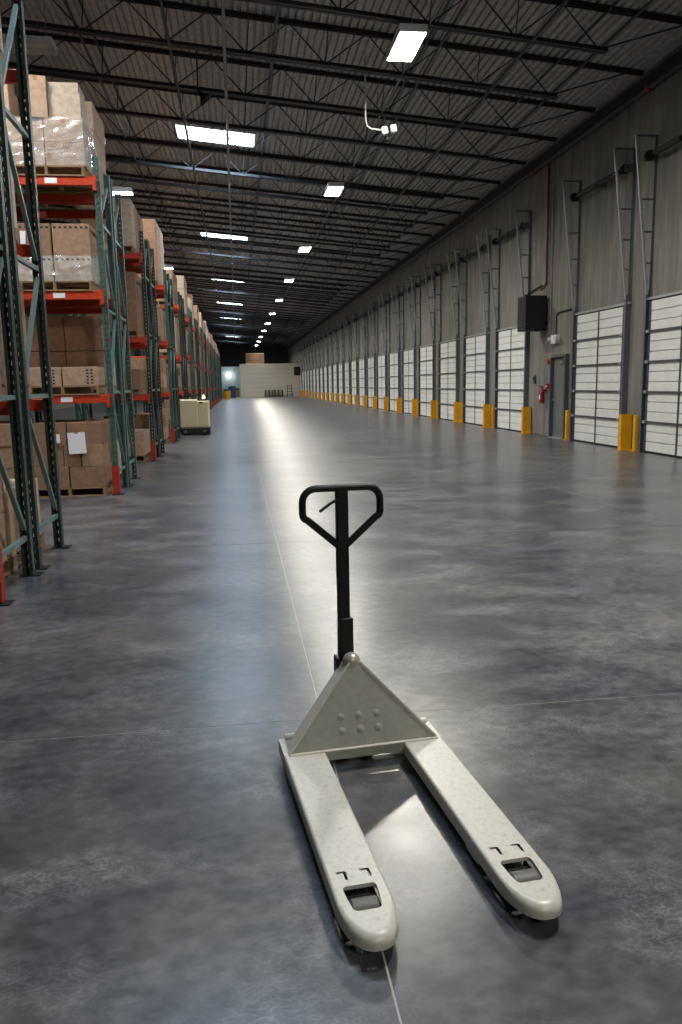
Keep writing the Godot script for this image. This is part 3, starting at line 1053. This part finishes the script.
# the rack face that the camera sees squarely
func fill_showcase(z: float, levels: Array) -> void:
	var zc := z - ROW_D / 2
	var x := RACK_X - 0.64
	var zf := zc + 0.54          # front of the goods
	var names := ["on the floor", "on the lowest shelf", "on the middle shelf", "on the top shelf"]
	var ys := [0.0] + levels
	for k in 4:
		for slot in 2:
			make_pallet(true, Vector3(x - 1.2 * slot, ys[k], zc), "wooden pallet %s of the rack with the white paper sheet, %s stack" % [names[k], ["aisle-end", "inner"][slot]], "pallets in the racks")
	# floor: three layers of cartons of two widths with a sheet of paper hung on them
	var lab := "brown carton in floor stack with white paper sheet"
	var grp := "cartons in the floor stack with the paper sheet"
	for j in 3:
		for slot in 2:
			var xo := x - 1.2 * slot
			var hj: float = [0.30, 0.31, 0.32][j]
			var yj: float = 0.13 + [0.0, 0.30, 0.61][j]
			var split: Array = [[-0.25, 0.50], [0.26, 0.49]] if j != 1 else [[-0.28, 0.44], [0.06, 0.23], [0.345, 0.31]]
			for w: Array in split:
				make_carton(Vector3(w[1], hj, 0.56), Vector3(xo + w[0], yj, zf - 0.29 + rng.randf_range(-0.015, 0.015)), M.carton[rng.randi() % 2], "%s-layer %s" % [["bottom", "middle", "top"][j], lab] + ["", ", inner stack"][slot] + ((", aisle side" if w[0] > 0.0 else ", inner side") if w[1] > 0.4 else (", narrower" if w[1] > 0.3 else ", narrowest")), grp, true)
				make_carton(Vector3(w[1], hj, 0.5), Vector3(xo + w[0], yj, zf - 0.83), M.carton[1], "rear %s-layer %s" % [["bottom", "middle", "top"][j], lab] + ["", ", inner stack"][slot] + ((", aisle side" if w[0] > 0.0 else ", inner side") if w[1] > 0.4 else (", narrower" if w[1] > 0.3 else ", narrowest")), grp, false)
	var ps := thing("paper_sheet", "white paper sheet hanging on the front of stacked cartons", "paper", Vector3(x + 0.15, 0.62, zf + 0.04))
	part("sheet", box_mesh(Vector3(0.24, 0.30, 0.003)), M.paper, ps, Vector3(0, 0.15, 0), Basis(Vector3(0, 0, 1), 0.04))
	part("tape", box_mesh(Vector3(0.05, 0.025, 0.002)), M.tape, ps, Vector3(0, 0.295, 0.002))
	var ps2 := thing("paper_label", "small white label stuck on carton beside the paper sheet", "label", Vector3(x - 0.12, 0.78, zf + 0.022))
	part("sheet", box_mesh(Vector3(0.08, 0.12, 0.002)), M.paper, ps2, Vector3(0, 0.06, 0))
	# lowest shelf: low trays with dark slots, tall dark load set back
	var y: float = levels[0] + 0.13
	for i in 4:
		var tr := thing("carton_tray", "low pale tray with dark printed marks, lowest shelf, %s from the teal upright" % ORD[i], "carton", Vector3(x + 0.26 - 0.52 * i, y, zf - 0.24), 0.0, "low trays on the lowest shelf")
		part("body", box_mesh(Vector3(0.50, 0.26, 0.46), 0.005), M.carton[2], tr, Vector3(0, 0.13, 0))
		for q in 5:
			for w: float in [0.1, 0.16]:
				part("print_mark", box_mesh(Vector3(0.03, 0.022, 0.002)), M.ink, tr, Vector3(w - 0.01, 0.035 + 0.045 * q, 0.2305))
	wrapped_load(Vector3(x - 0.04, y, zf - 0.84), Vector3(1.1, 1.0, 0.55), 2, M.carton[1], "tall dark brown carton block set back on the lowest shelf", "")
	wrapped_load(Vector3(x - 1.24, y, zf - 0.84), Vector3(1.04, 1.0, 0.55), 2, M.carton[0], "brown carton block deep inside the lowest shelf", "")
	# middle shelf: cartons with slotted bands in film
	y = levels[1] + 0.13
	for slot in 2:
		for i in 2:
			for j in 2:
				var hh: float = [0.34, 0.42][j]
				var c := make_carton(Vector3(0.5, hh, 0.56), Vector3(x - 1.2 * slot - 0.26 + 0.52 * i, y + 0.34 * j, zf - 0.29), M.carton_pale if j == 0 else M.carton[rng.randi() % 3], "%s carton with a dark dotted band, middle shelf, %s stack, %s" % ["pale" if j == 0 else "brown", ["aisle-end", "inner"][slot], "aisle side" if i == 1 else "inner side"], "cartons with dotted bands", false)
				for q in 7:
					part("print_mark", box_mesh(Vector3(0.035, 0.025, 0.002)), M.ink, c, Vector3(-0.21 + 0.07 * q, hh - 0.05, 0.279))
		if slot == 0:
			var f := thing("stretch_film", "crumpled clear plastic film round cartons on the middle shelf", "film", Vector3(x, y, zf - 0.29))
			part("sheet", film_mesh(Vector3(1.05, 0.34, 0.57), 0.0, 4), M.film, f)
			var sh := thing("paper_sheet", "white printed sheet taped to brown carton on the middle shelf", "paper", Vector3(x - 0.42, y + 0.42, zf + 0.012))
			part("sheet", box_mesh(Vector3(0.17, 0.24, 0.002)), M.paper, sh, Vector3(0, 0.12, 0), Basis(Vector3(0, 0, 1), -0.06))
	# top shelf: tall loose stack in film
	y = levels[2] + 0.13
	for slot in 2:
		for i in 2:
			for j in 2:
				make_carton(Vector3(0.51, 0.30, 0.56), Vector3(x - 1.2 * slot - 0.26 + 0.52 * i, y + 0.30 * j, zf - 0.29), M.carton[2], "wide carton %s, %s side, %s, on the top shelf" % [["under shiny film", "beside the film-wrapped stack"][slot], ["inner", "aisle"][i], ["lower", "upper"][j]], "wide cartons on the top shelf", true)
	make_carton(Vector3(0.26, 0.52, 0.5), Vector3(x - 0.08, y + 0.60, zf - 0.23), M.carton[2], "upright narrow carton standing out on the top shelf stack", "", true, 0.12)
	make_carton(Vector3(0.42, 0.34, 0.5), Vector3(x + 0.28, y + 0.60, zf - 0.33), M.carton_pale, "square carton beside the upright narrow carton on the top shelf", "", false)
	make_carton(Vector3(0.40, 0.14, 0.5), Vector3(x + 0.27, y + 0.945, zf - 0.36), M.carton_pale, "flat pale carton lying on the square carton, topmost on the shelf", "", false)
	make_carton(Vector3(0.40, 0.42, 0.5), Vector3(x - 0.62, y + 0.60, zf - 0.3), M.carton[2], "broad carton behind the perforated posts on the top shelf", "", true)
	make_carton(Vector3(0.30, 0.20, 0.4), Vector3(x - 0.60, y + 1.02, zf - 0.32), M.carton[0], "small carton lying on the broad carton on the top shelf", "", false)
	var f2 := thing("stretch_film", "shiny crumpled plastic film wrapped round the top shelf stack", "film", Vector3(x - 0.01, y, zf - 0.29))
	part("sheet", film_mesh(Vector3(1.07, 0.60, 0.6), 0.0, 9), M.film, f2)

# ---------------------------------------------------------------- pallet truck
func fork_outline(hw: float, l: float, n: int) -> Array:
	# plan points from the left heel round the tip to the right heel
	var pts := []
	var tip := 0.185
	pts.append(Vector2(-hw, 0.0))
	pts.append(Vector2(-hw, l - tip))
	for i in range(1, n):
		var a := PI * i / n
		var cx := -cos(a)
		var sy := sin(a)
		pts.append(Vector2(signf(cx) * hw * pow(absf(cx), 0.82), l - tip + tip * pow(sy, 0.92)))
	pts.append(Vector2(hw, l - tip))
	pts.append(Vector2(hw, 0.0))
	return pts

func fork_mesh() -> ArrayMesh:
	var st := ST()
	var hw := 0.083
	var l := 1.092
	var top := 0.085
	var n := 28
	var out := fork_outline(hw, l, n)
	var m := out.size()
	# normals of the outline and edge radius along it
	var rings := []
	var nrm := []
	var steps := 5
	for i in m:
		var a: Vector2 = out[maxi(i - 1, 0)]
		var b: Vector2 = out[mini(i + 1, m - 1)]
		var t := (b - a).normalized()
		var o := Vector2(-t.y, t.x)
		if i <= 1:
			o = Vector2(-1, 0)
		elif i >= m - 2:
			o = Vector2(1, 0)
		var nose := clampf((out[i].y - (l - 0.15)) / 0.15, 0.0, 1.0)
		var r := lerpf(0.011, 0.032, nose)
		var low := lerpf(0.036, 0.045, nose)
		var ring := []
		var nr := []
		for k in steps + 1:
			var a2 := PI / 2 * k / steps
			var p2: Vector2 = out[i] - o * r * (1.0 - sin(a2))
			ring.append(Vector3(p2.x, top - r * (1.0 - cos(a2)), p2.y))
			nr.append(Vector3(o.x * sin(a2), cos(a2), o.y * sin(a2)))
		ring.append(Vector3(out[i].x, low, out[i].y))
		nr.append(Vector3(o.x, 0, o.y))
		var inn: Vector2 = out[i] - o * 0.006
		ring.append(Vector3(inn.x, low, inn.y))
		nr.append(Vector3(0, -1, 0))
		ring.append(Vector3(inn.x - o.x * 0.004, top - 0.012, inn.y - o.y * 0.004))
		nr.append(Vector3(-o.x, 0, -o.y))
		rings.append(ring)
		nrm.append(nr)
	for i in m - 1:
		for k in rings[0].size() - 1:
			squad(st, [rings[i][k], rings[i + 1][k], rings[i + 1][k + 1], rings[i][k + 1]], [nrm[i][k], nrm[i + 1][k], nrm[i + 1][k + 1], nrm[i][k + 1]])
	# flat top with the roller window and two L slots left open
	var ins := []
	for i in m:
		ins.append(Vector2(rings[i][0].x, rings[i][0].z))
	var half := func(z: float) -> float:
		var best := 0.0
		for i in m / 2 + 1:
			var a: Vector2 = ins[i]
			var b: Vector2 = ins[mini(i + 1, m - 1)]
			if z >= a.y - 1e-6 and z <= b.y + 1e-6 and b.y > a.y:
				best = maxf(best, absf(lerpf(a.x, b.x, (z - a.y) / (b.y - a.y))))
		return best
	var up := Vector3.UP
	var cell := func(xa0: float, xb0: float, za: float, xa1: float, xb1: float, zb: float) -> void:
		quad(st, Vector3(xa0, top, za), Vector3(xb0, top, za), Vector3(xb1, top, zb), Vector3(xa1, top, zb), up)
		quad(st, Vector3(xa0, top - 0.012, za), Vector3(xb0, top - 0.012, za), Vector3(xb1, top - 0.012, zb), Vector3(xa1, top - 0.012, zb), -up)
	var h0: float = half.call(0.3)
	var zs0 := 0.790
	cell.call(-h0, h0, 0.0, -h0, h0, zs0)
	# slot band
	var t := 0.009
	var zs1 := zs0 + 0.042
	var cols := [-h0, -0.052, -0.032, -0.023, 0.020, 0.040, 0.049, h0]
	for i in cols.size() - 1:
		var slot_leg: bool = i == 2 or i == 5
		var slot_bar: bool = i == 1 or i == 2 or i == 4 or i == 5
		if not slot_bar:
			cell.call(cols[i], cols[i + 1], zs0, cols[i], cols[i + 1], zs0 + t)
		if not slot_leg:
			cell.call(cols[i], cols[i + 1], zs0 + t, cols[i], cols[i + 1], zs1)
	var hz0 := 0.862
	var hz1 := 0.975
	cell.call(-h0, h0, zs1, -h0, h0, hz0)
	var hw_of := func(q: float) -> float:
		var e := minf(q, 1.0 - q)
		var base := 0.050 - 0.010 * q * q
		return base - (0.009 * pow(1.0 - minf(e / 0.10, 1.0), 2.0))
	var nq := 20
	for i in nq:
		var q0 := float(i) / nq
		var q1 := float(i + 1) / nq
		var za := lerpf(hz0, hz1, q0)
		var zb := lerpf(hz0, hz1, q1)
		var ea: float = half.call(za)
		var eb: float = half.call(zb)
		var wa: float = hw_of.call(q0)
		var wb: float = hw_of.call(q1)
		for s: float in [-1.0, 1.0]:
			cell.call(s * ea, s * wa, za, s * eb, s * wb, zb)
			quad(st, Vector3(s * wa, top, za), Vector3(s * wb, top, zb), Vector3(s * wb, top - 0.012, zb), Vector3(s * wa, top - 0.012, za), Vector3(-s, 0, 0))
	for e: Array in [[hz0, 0.041, 1.0], [hz1, 0.031, -1.0]]:
		quad(st, Vector3(-e[1], top, e[0]), Vector3(e[1], top, e[0]), Vector3(e[1], top - 0.012, e[0]), Vector3(-e[1], top - 0.012, e[0]), Vector3(0, 0, e[2]))
	# nose
	var zmax: float = rings[m / 2][0].z
	var nz := 16
	for i in nz:
		var za := lerpf(hz1, zmax, sin(PI / 2 * i / nz))
		var zb := lerpf(hz1, zmax, sin(PI / 2 * (i + 1) / nz))
		var ea: float = half.call(za)
		var eb: float = half.call(minf(zb, zmax - 1e-5)) if i < nz - 1 else 0.0
		cell.call(-ea, ea, za, -eb, eb, zb)
	return st.commit()

func build_pallet_truck() -> void:
	var t := thing("pallet_truck", "off-white hand pallet truck with black loop handle on concrete floor", "pallet truck", Vector3(0.457, 0, -2.94), 0.10)
	var fm := fork_mesh()
	for s: float in [-1.0, 1.0]:
		var cx := s * 0.246
		var f := part("fork", fm, M.truck, t, Vector3(cx, 0, -0.01))
		# load roller in its window, with axle and rocker plates
		var st := ST()
		lathe(st, [Vector2(0.0, -0.040), Vector2(0.037, -0.040), Vector2(0.041, -0.036), Vector2(0.041, 0.036), Vector2(0.037, 0.040), Vector2(0.0, 0.040)], 22, Vector3.ZERO, Basis(Vector3(0, 1, 0), Vector3(1, 0, 0), Vector3(0, 0, 1)))
		part("load_roller", st.commit(), M.roller, f, Vector3(0, 0.0415, 0.928))
		st = ST()
		for q: float in [-1.0, 1.0]:
			bev(st, Vector3(q * 0.047, 0.042, 0.90), Vector3(0.006, 0.035, 0.14), 0.002)
		tube(st, [Vector3(-0.055, 0.0415, 0.928), Vector3(0.055, 0.0415, 0.928)], 0.008, 8)
		box(st, Vector3(0, 0.052, 0.872), Vector3(0.09, 0.012, 0.012))
		part("roller_bracket", st.commit(), M.iron, f)
		part("push_rod", tube_mesh([Vector3(0, 0.045, 0.02), Vector3(0, 0.045, 0.86)], 0.010, 8), M.iron, f)
		st = ST()
		lathe(st, [Vector2(0.0, -0.02), Vector2(0.018, -0.02), Vector2(0.018, 0.02), Vector2(0.0, 0.02)], 14, Vector3.ZERO, Basis(Vector3(0, 1, 0), Vector3(1, 0, 0), Vector3(0, 0, 1)))
		part("entry_roller", st.commit(), M.roller, f, Vector3(0, 0.022, 1.02))
		st = ST()
		for q: float in [-1.0, 1.0]:
			box(st, Vector3(q * 0.026, 0.04, 1.02), Vector3(0.006, 0.05, 0.03))
		part("entry_bracket", st.commit(), M.truck, f)
		# side gusset under the fork
		part("skirt_plate", box_mesh(Vector3(0.005, 0.022, 0.10), 0.002), M.truck, f, Vector3(-s * 0.078, 0.030, 0.72))
		# heel box and pin
		st = ST()
		box(st, Vector3(0, 0.058, -0.075), Vector3(0.164, 0.05, 0.15))
		part("heel", st.commit(), M.truck, f)
		part("pivot_pin", tube_mesh([Vector3(s * 0.0, 0.103, -0.12), Vector3(s * 0.058, 0.103, -0.12)], 0.013, 12), M.truck, f)
	# triangular head: plate leaning back, side flanges, lower lip
	var ax := -0.012
	var A := Vector3(-0.300, 0.089, 0.0)
	var B := Vector3(0.300, 0.089, 0.0)
	var C1 := Vector3(ax - 0.022, 0.398, -0.10)
	var C2 := Vector3(ax + 0.022, 0.398, -0.10)
	var nrm := (B - A).cross(C1 - A).normalized()
	var th := nrm * -0.006
	var st2 := ST()
	quad(st2, A, B, C2, C1, nrm)
	quad(st2, A + th, B + th, C2 + th, C1 + th, -nrm)
	for e: Array in [[A, B], [B, C2], [C2, C1], [C1, A]]:
		quad(st2, e[0], e[1], e[1] + th, e[0] + th, ((e[0] + e[1]) / 2 - (A + B + C1) / 3))
	part("head_plate", st2.commit(), M.truck_plate, t)
	for e: Array in [[A, C1, -1.0], [B, C2, 1.0]]:
		st2 = ST()
		var d: Vector3 = e[1] - e[0]
		var back := Vector3(0, -0.015, -0.095)
		var side: Vector3 = d.cross(back).normalized()
		if side.x * e[2] < 0:
			side = -side
		var p0: Vector3 = e[0] - d.normalized() * 0.0 + nrm * 0.004
		var p1: Vector3 = e[1] + d.normalized() * 0.004 + nrm * 0.004
		var w: Vector3 = side * 0.008
		quad(st2, p0 + w, p1 + w, p1 + w + back, p0 + w + back, side)
		quad(st2, p0, p1, p1 + back, p0 + back, -side)
		quad(st2, p0, p1, p1 + w, p0 + w, nrm)
		quad(st2, p0 + back, p1 + back, p1 + w + back, p0 + w + back, -nrm)
		quad(st2, p0, p0 + w, p0 + w + back, p0 + back, -d)
		quad(st2, p1, p1 + w, p1 + w + back, p1 + back, d)
		part("side_flange", st2.commit(), M.truck, t)
	part("lower_lip", box_mesh(Vector3(0.336, 0.040, 0.012), 0.003), M.truck_plate, t, Vector3(0, 0.066, 0.004))
	part("top_ledge", box_mesh(Vector3(0.62, 0.006, 0.05), 0.002), M.truck, t, Vector3(0, 0.087, -0.012))
	# six pressed dimples on the plate
	for i in 3:
		for j in 2:
			var st3 := ST()
			lathe(st3, [Vector2(0.0, 0.0035), Vector2(0.004, 0.0033), Vector2(0.008, 0.0025), Vector2(0.012, 0.0012), Vector2(0.016, 0.0002), Vector2(0.018, 0.0)], 14)
			var q := 0.20 + 0.17 * j
			var base := A.lerp(C1, q).lerp(B.lerp(C2, q), 0.5) + Vector3(-0.085 + 0.075 * i, 0, 0)
			part("dimple", st3.commit(), M.truck_plate, t, base, frame_of(nrm) * Basis(Vector3(1, 0, 0), Vector3(0, 0, 1), Vector3(0, -1, 0)))
	# lift boss at the apex
	st2 = ST()
	var prof := []
	for k in 13:
		var a3 := PI / 2 * k / 12.0
		prof.append(Vector2(0.037 * sin(a3), 0.037 * cos(a3)))
	prof.append(Vector2(0.037, -0.06))
	lathe(st2, prof, 22)
	part("lift_boss", st2.commit(), M.boss, t, Vector3(ax - 0.006, 0.400, -0.132), Basis(Vector3(1, 0, 0), 0.35))
	# pump, steering wheels
	st2 = ST()
	lathe(st2, [Vector2(0.0, 0.35), Vector2(0.035, 0.35), Vector2(0.04, 0.12), Vector2(0.065, 0.12), Vector2(0.065, 0.06), Vector2(0.0, 0.06)], 18)
	part("pump_body", st2.commit(), M.iron, t, Vector3(ax, 0.0, -0.19))
	st2 = ST()
	bev(st2, Vector3(0, 0.062, -0.10), Vector3(0.33, 0.075, 0.03), 0.004)
	bev(st2, Vector3(ax, 0.075, -0.145), Vector3(0.20, 0.05, 0.07), 0.004)
	part("axle_frame", st2.commit(), M.iron, t)
	for s: float in [-1.0, 1.0]:
		st2 = ST()
		lathe(st2, [Vector2(0.0, -0.024), Vector2(0.072, -0.024), Vector2(0.078, -0.018), Vector2(0.078, 0.018), Vector2(0.072, 0.024), Vector2(0.0, 0.024)], 24, Vector3.ZERO, Basis(Vector3(0, 1, 0), Vector3(1, 0, 0), Vector3(0, 0, 1)))
		part("steer_wheel", st2.commit(), M.rubber, t, Vector3(ax + s * 0.055, 0.079, -0.19))
	part("axle", tube_mesh([Vector3(ax - 0.10, 0.079, -0.19), Vector3(ax + 0.10, 0.079, -0.19)], 0.012, 10), M.iron, t)
	# handle
	var hz := -0.215
	var hx := -0.028
	var lean := -0.012
	part("handle_sleeve", box_mesh(Vector3(0.060, 0.27, 0.05), 0.004), M.handle, t, Vector3(hx + 0.006, 0.43, hz))
	part("handle_ear", box_mesh(Vector3(0.016, 0.08, 0.06), 0.003), M.handle, t, Vector3(hx - 0.034, 0.36, hz + 0.01))
	st2 = ST()
	bev(st2, Vector3(0, 0.835, 0), Vector3(0.051, 0.56, 0.030), 0.004)
	part("shaft", st2.commit(), M.handle, t, Vector3(hx, 0, hz))
	# loop grip
	var loop := []
	var yt := 1.112
	var w2 := 0.163
	var base_y := 0.868
	loop.append(Vector3(-0.012, base_y, 0))
	loop.append(Vector3(-0.145, 0.985, 0))
	for k in 5:
		var a4 := PI + PI * 0.28 - PI * 0.28 * (k + 1) / 5.0
		loop.append(Vector3(-w2 + 0.035 + 0.035 * cos(a4), 1.012 + 0.035 * sin(a4), 0))
	for k in 7:
		var a5 := PI - PI / 2 * k / 6.0
		loop.append(Vector3(-w2 + 0.055 + 0.055 * cos(a5), yt - 0.055 + 0.055 * sin(a5), 0))
	var mir := []
	for k in range(loop.size() - 1, -1, -1):
		var v: Vector3 = loop[k]
		mir.append(Vector3(-v.x, v.y, v.z))
	st2 = ST()
	tube(st2, loop + mir, 0.0152, 12)
	part("loop_grip", st2.commit(), M.handle, t, Vector3(hx, 0, hz))
	st2 = ST()
	for q: Array in [[Vector3(-0.02, 1.066, 0.012), Vector3(-0.055, 1.05, 0.02)], [Vector3(-0.052, 1.052, 0.02), Vector3(-0.098, 1.022, 0.028)]]:
		bar(st2, q[0], q[1], 0.012, 0.009)
	part("release_lever", st2.commit(), M.iron, t, Vector3(hx, 0, hz))

# ---------------------------------------------------------------- far things
func build_lift_truck() -> void:
	var t := thing("lift_truck", "beige and black lift truck parked by the racks", "lift truck", Vector3(-1.35, 0, -25.75))
	part("chassis", box_mesh(Vector3(0.92, 0.20, 1.0), 0.02), M.black, t, Vector3(0, 0.14, -0.1))
	part("body", box_mesh(Vector3(0.56, 0.88, 0.9), 0.03), M.beige, t, Vector3(-0.17, 0.68, -0.1))
	part("battery_door", box_mesh(Vector3(0.36, 0.84, 0.86), 0.03), M.beige, t, Vector3(0.27, 0.66, -0.1))
	part("latch", box_mesh(Vector3(0.10, 0.05, 0.02), 0.005), M.black, t, Vector3(0.21, 1.02, 0.34))
	part("control_head", box_mesh(Vector3(0.34, 0.06, 0.5), 0.02), M.black, t, Vector3(0.25, 1.11, -0.1))
	var st := ST()
	lathe(st, [Vector2(0, 0.12), Vector2(0.035, 0.11), Vector2(0.045, 0.06), Vector2(0.045, 0.0)], 14)
	part("beacon_lamp", st.commit(), glow(Color(1.0, 0.85, 0.6), 2.5), t, Vector3(0.29, 1.14, 0.05))
	st = ST()
	for s: float in [-1.0, 1.0]:
		box(st, Vector3(-0.55, 1.05, s * 0.25 - 0.1), Vector3(0.09, 2.0, 0.07))
	for k in 4:
		box(st, Vector3(-0.55, 0.3 + 0.5 * k, -0.1), Vector3(0.06, 0.07, 0.5))
	part("mast", st.commit(), M.black, t)
	for s: float in [-1.0, 1.0]:
		st = ST()
		lathe(st, [Vector2(0, -0.05), Vector2(0.08, -0.05), Vector2(0.08, 0.05), Vector2(0, 0.05)], 16, Vector3.ZERO, Basis(Vector3(0, 1, 0), Vector3(1, 0, 0), Vector3(0, 0, 1)))
		part("wheel", st.commit(), M.rubber, t, Vector3(0.3 * s, 0.08, 0.42))

func build_far_end() -> void:
	# pale block wall across the end of the aisle, lower than the roof
	var o := struct("wall_end", "low beige partition closing the end of the aisle", Vector3(0, 0, Z_END))
	for k in 7:
		part("siding_board", box_mesh(Vector3(WX - 0.5, 0.6, 0.2), 0.02), M.beige_wall, o, Vector3((WX + 0.5) / 2, 0.305 + 0.61 * k, -0.1))
	part("top_plate", box_mesh(Vector3(WX - 0.5, 0.06, 2.2)), M.beige_wall, o, Vector3((WX + 0.5) / 2, 4.31, -1.1))
	part("return_wall", box_mesh(Vector3(0.2, 4.27, 2.2)), M.beige_wall, o, Vector3(0.6, 2.14, -1.2))
	var bw := struct("wall_passage", "pale blue wall closing the passage beside the partition", Vector3(0, 0, Z_END - 8.0))
	part("panel", box_mesh(Vector3(3.6, 4.2, 0.2)), M.blue_wall, bw, Vector3(-1.1, 2.1, -0.1))
	for i in 2:
		for j in 2:
			var c := thing("wooden_crate", "slatted wooden crate on the beige partition, %s, %s from the passage" % [["lower", "upper"][j], ORD[i]], "crate", Vector3(1.95 + 1.25 * i, 4.34 + 0.72 * j, Z_END - 1.0), 0.0, "crates on the partition")
			var st := ST()
			for q: float in [-1.0, 1.0]:
				for w: float in [-1.0, 1.0]:
					box(st, Vector3(q * 0.55, 0.35, w * 0.45), Vector3(0.08, 0.7, 0.08))
			part("posts", st.commit(), M.old_wood, c)
			for k in 3:
				for w: float in [-1.0, 1.0]:
					part("slat", box_mesh(Vector3(1.15, 0.11, 0.03)), M.old_wood, c, Vector3(0, 0.1 + 0.25 * k, w * 0.5))
	# stacked dark pallets in front of the partition
	for i in 2:
		for k in 6:
			var p := thing("dark_pallet", "dark pallet before the beige partition, %s up in the stack %s the hand truck" % [ORD[k], ["away from", "beside"][i]], "pallet", Vector3(4.2 + 1.25 * i, 0.15 * k, Z_END + 1.4), 0.0, "dark pallets by the partition")
			var st := ST()
			for q in 5:
				box(st, Vector3(0, 0.12, -0.5 + 0.25 * q), Vector3(1.15, 0.05, 0.2))
			for q in 3:
				box(st, Vector3(-0.5 + 0.5 * q, 0.05, 0), Vector3(0.09, 0.10, 1.14))
			part("timber", st.commit(), M.dark_wood, p)
	# chair-like pallet jack, bins and drums at the end
	var ch := thing("hand_truck", "dark upright hand truck leaning near the end of dock wall", "hand truck", Vector3(6.9, 0, Z_END + 1.6))
	var st2 := ST()
	for s: float in [-1.0, 1.0]:
		bar(st2, Vector3(s * 0.3, 0.15, 0.1), Vector3(s * 0.3, 1.5, -0.25), 0.09, 0.09)
	for k in 4:
		bar(st2, Vector3(-0.3, 0.3 + 0.36 * k, 0.06 - 0.093 * k), Vector3(0.3, 0.3 + 0.36 * k, 0.06 - 0.093 * k), 0.08, 0.08)
	box(st2, Vector3(0, 0.1, 0.3), Vector3(0.7, 0.04, 0.4))
	part("frame", st2.commit(), M.black, ch)
	for s: float in [-1.0, 1.0]:
		st2 = ST()
		lathe(st2, [Vector2(0, -0.05), Vector2(0.15, -0.05), Vector2(0.15, 0.05), Vector2(0, 0.05)], 14, Vector3.ZERO, Basis(Vector3(0, 1, 0), Vector3(1, 0, 0), Vector3(0, 0, 1)))
		part("wheel", st2.commit(), M.rubber, ch, Vector3(0.38 * s, 0.15, 0.08))
	var hx := thing("wall_heater", "black box heater hung at the far end of dock wall", "heater", Vector3(WX - 0.6, 2.7, Z_END + 3.0))
	part("casing", box_mesh(Vector3(0.8, 1.1, 0.8), 0.02), M.black, hx, Vector3(0, 0.55, 0))
	part("bracket", box_mesh(Vector3(0.2, 0.08, 0.6)), M.iron, hx, Vector3(0.49, 0.9, 0))
	for spec: Array in [[-1.15, -94.0, "yellow", 0.45, 0.95], [-0.55, -101.0, "blue", 0.5, 1.3], [0.0, -108.5, "yellow", 0.4, 1.0]]:
		var d := thing("drum_bin", "tall %s bin standing by the end of the racks" % spec[2] if spec[1] > -105.0 else "yellow bin standing before the pale blue wall", "bin", Vector3(spec[0], 0, spec[1]))
		st2 = ST()
		lathe(st2, [Vector2(0, 0), Vector2(spec[3] * 0.9, 0), Vector2(spec[3], spec[4] * 0.9), Vector2(spec[3] * 1.06, spec[4] * 0.92), Vector2(spec[3] * 1.06, spec[4]), Vector2(0, spec[4])].map(func(v): return v), 18)
		part("barrel", st2.commit(), M[spec[2]], d)
		st2 = ST()
		lathe(st2, [Vector2(spec[3] * 1.0, spec[4]), Vector2(spec[3] * 0.7, spec[4] + 0.16), Vector2(0, spec[4] + 0.2)], 18)
		part("lid", st2.commit(), M.black, d)
	# round lamp in front of the pale blue wall
	var l := thing("round_lamp", "round glowing lamp on the pale blue far wall", "lamp", Vector3(-1.05, 3.0, -113.45))
	st2 = ST()
	var pr := []
	for k in 9:
		pr.append(Vector2(0.34 * sin(PI * k / 8.0), -0.34 * cos(PI * k / 8.0)))
	lathe(st2, pr, 18)
	part("globe", st2.commit(), M.lamp, l)
	part("arm", box_mesh(Vector3(0.05, 0.05, 0.26)), M.conduit, l, Vector3(0, 0, -0.42))
	var om := OmniLight3D.new()
	om.name = "light"
	om.light_energy = 40.0
	om.light_color = Color(0.85, 0.94, 1.0)
	om.light_size = 0.3
	om.omni_range = 60.0
	om.shadow_enabled = true
	l.add_child(om)

# ---------------------------------------------------------------- main
func _ready() -> void:
	rng.seed = 20240611
	# camera: 1.53 m above the floor, 66 degrees, turned and rolled as the vanishing points say
	var cam := Camera3D.new()
	cam.name = "camera"
	add_child(cam)
	cam.transform = Transform3D(Basis(Vector3(0.991305, -0.018255, 0.130310), Vector3(0.038874, 0.986754, -0.157494), Vector3(-0.125709, 0.161191, 0.978884)).orthonormalized(), Vector3(0, 1.53, 0))
	cam.fov = 66.227
	cam.near = 0.05
	cam.far = 400.0
	cam.current = true
	var we := WorldEnvironment.new()
	we.name = "environment"
	var env := Environment.new()
	env.background_mode = Environment.BG_SKY
	var sky := Sky.new()
	var psm := ProceduralSkyMaterial.new()
	sky.sky_material = psm
	env.sky = sky
	env.tonemap_mode = Environment.TONE_MAPPER_LINEAR
	env.tonemap_exposure = 1.45
	env.sdfgi_enabled = true
	env.ssao_enabled = true
	env.ssil_enabled = true
	we.environment = env
	add_child(we)
	make_materials()
	# lamps over the aisle and over the rack aisles
	for i in 13:
		high_bay(Vector3(3.1, 7.2, 6.15 - 10.2 * i), false, 30.0, "flat white lamp hanging lengthwise over the open aisle, %s along its row" % ORD[i], "lamps in a row over the open aisle")
	for i in 15:
		var z := rack_z(1) + 1.85 if i == 0 else rack_z(i + 1) + 1.55
		high_bay(Vector3(-3.5, 7.35, z), true, 16.0 if i != 1 else 0.0, "flat %s lamp hanging crosswise before the %s rack block" % ["white" if i != 1 else "unlit", ORD[i + 1]], "lamps in a row over the racks")
	build_floor()
	build_walls()
	build_ceiling()
	build_dock_doors()
	build_wall_fittings()
	build_ceiling_services()
	build_pallet_truck()
	build_racks()
	build_lift_truck()
	build_far_end()
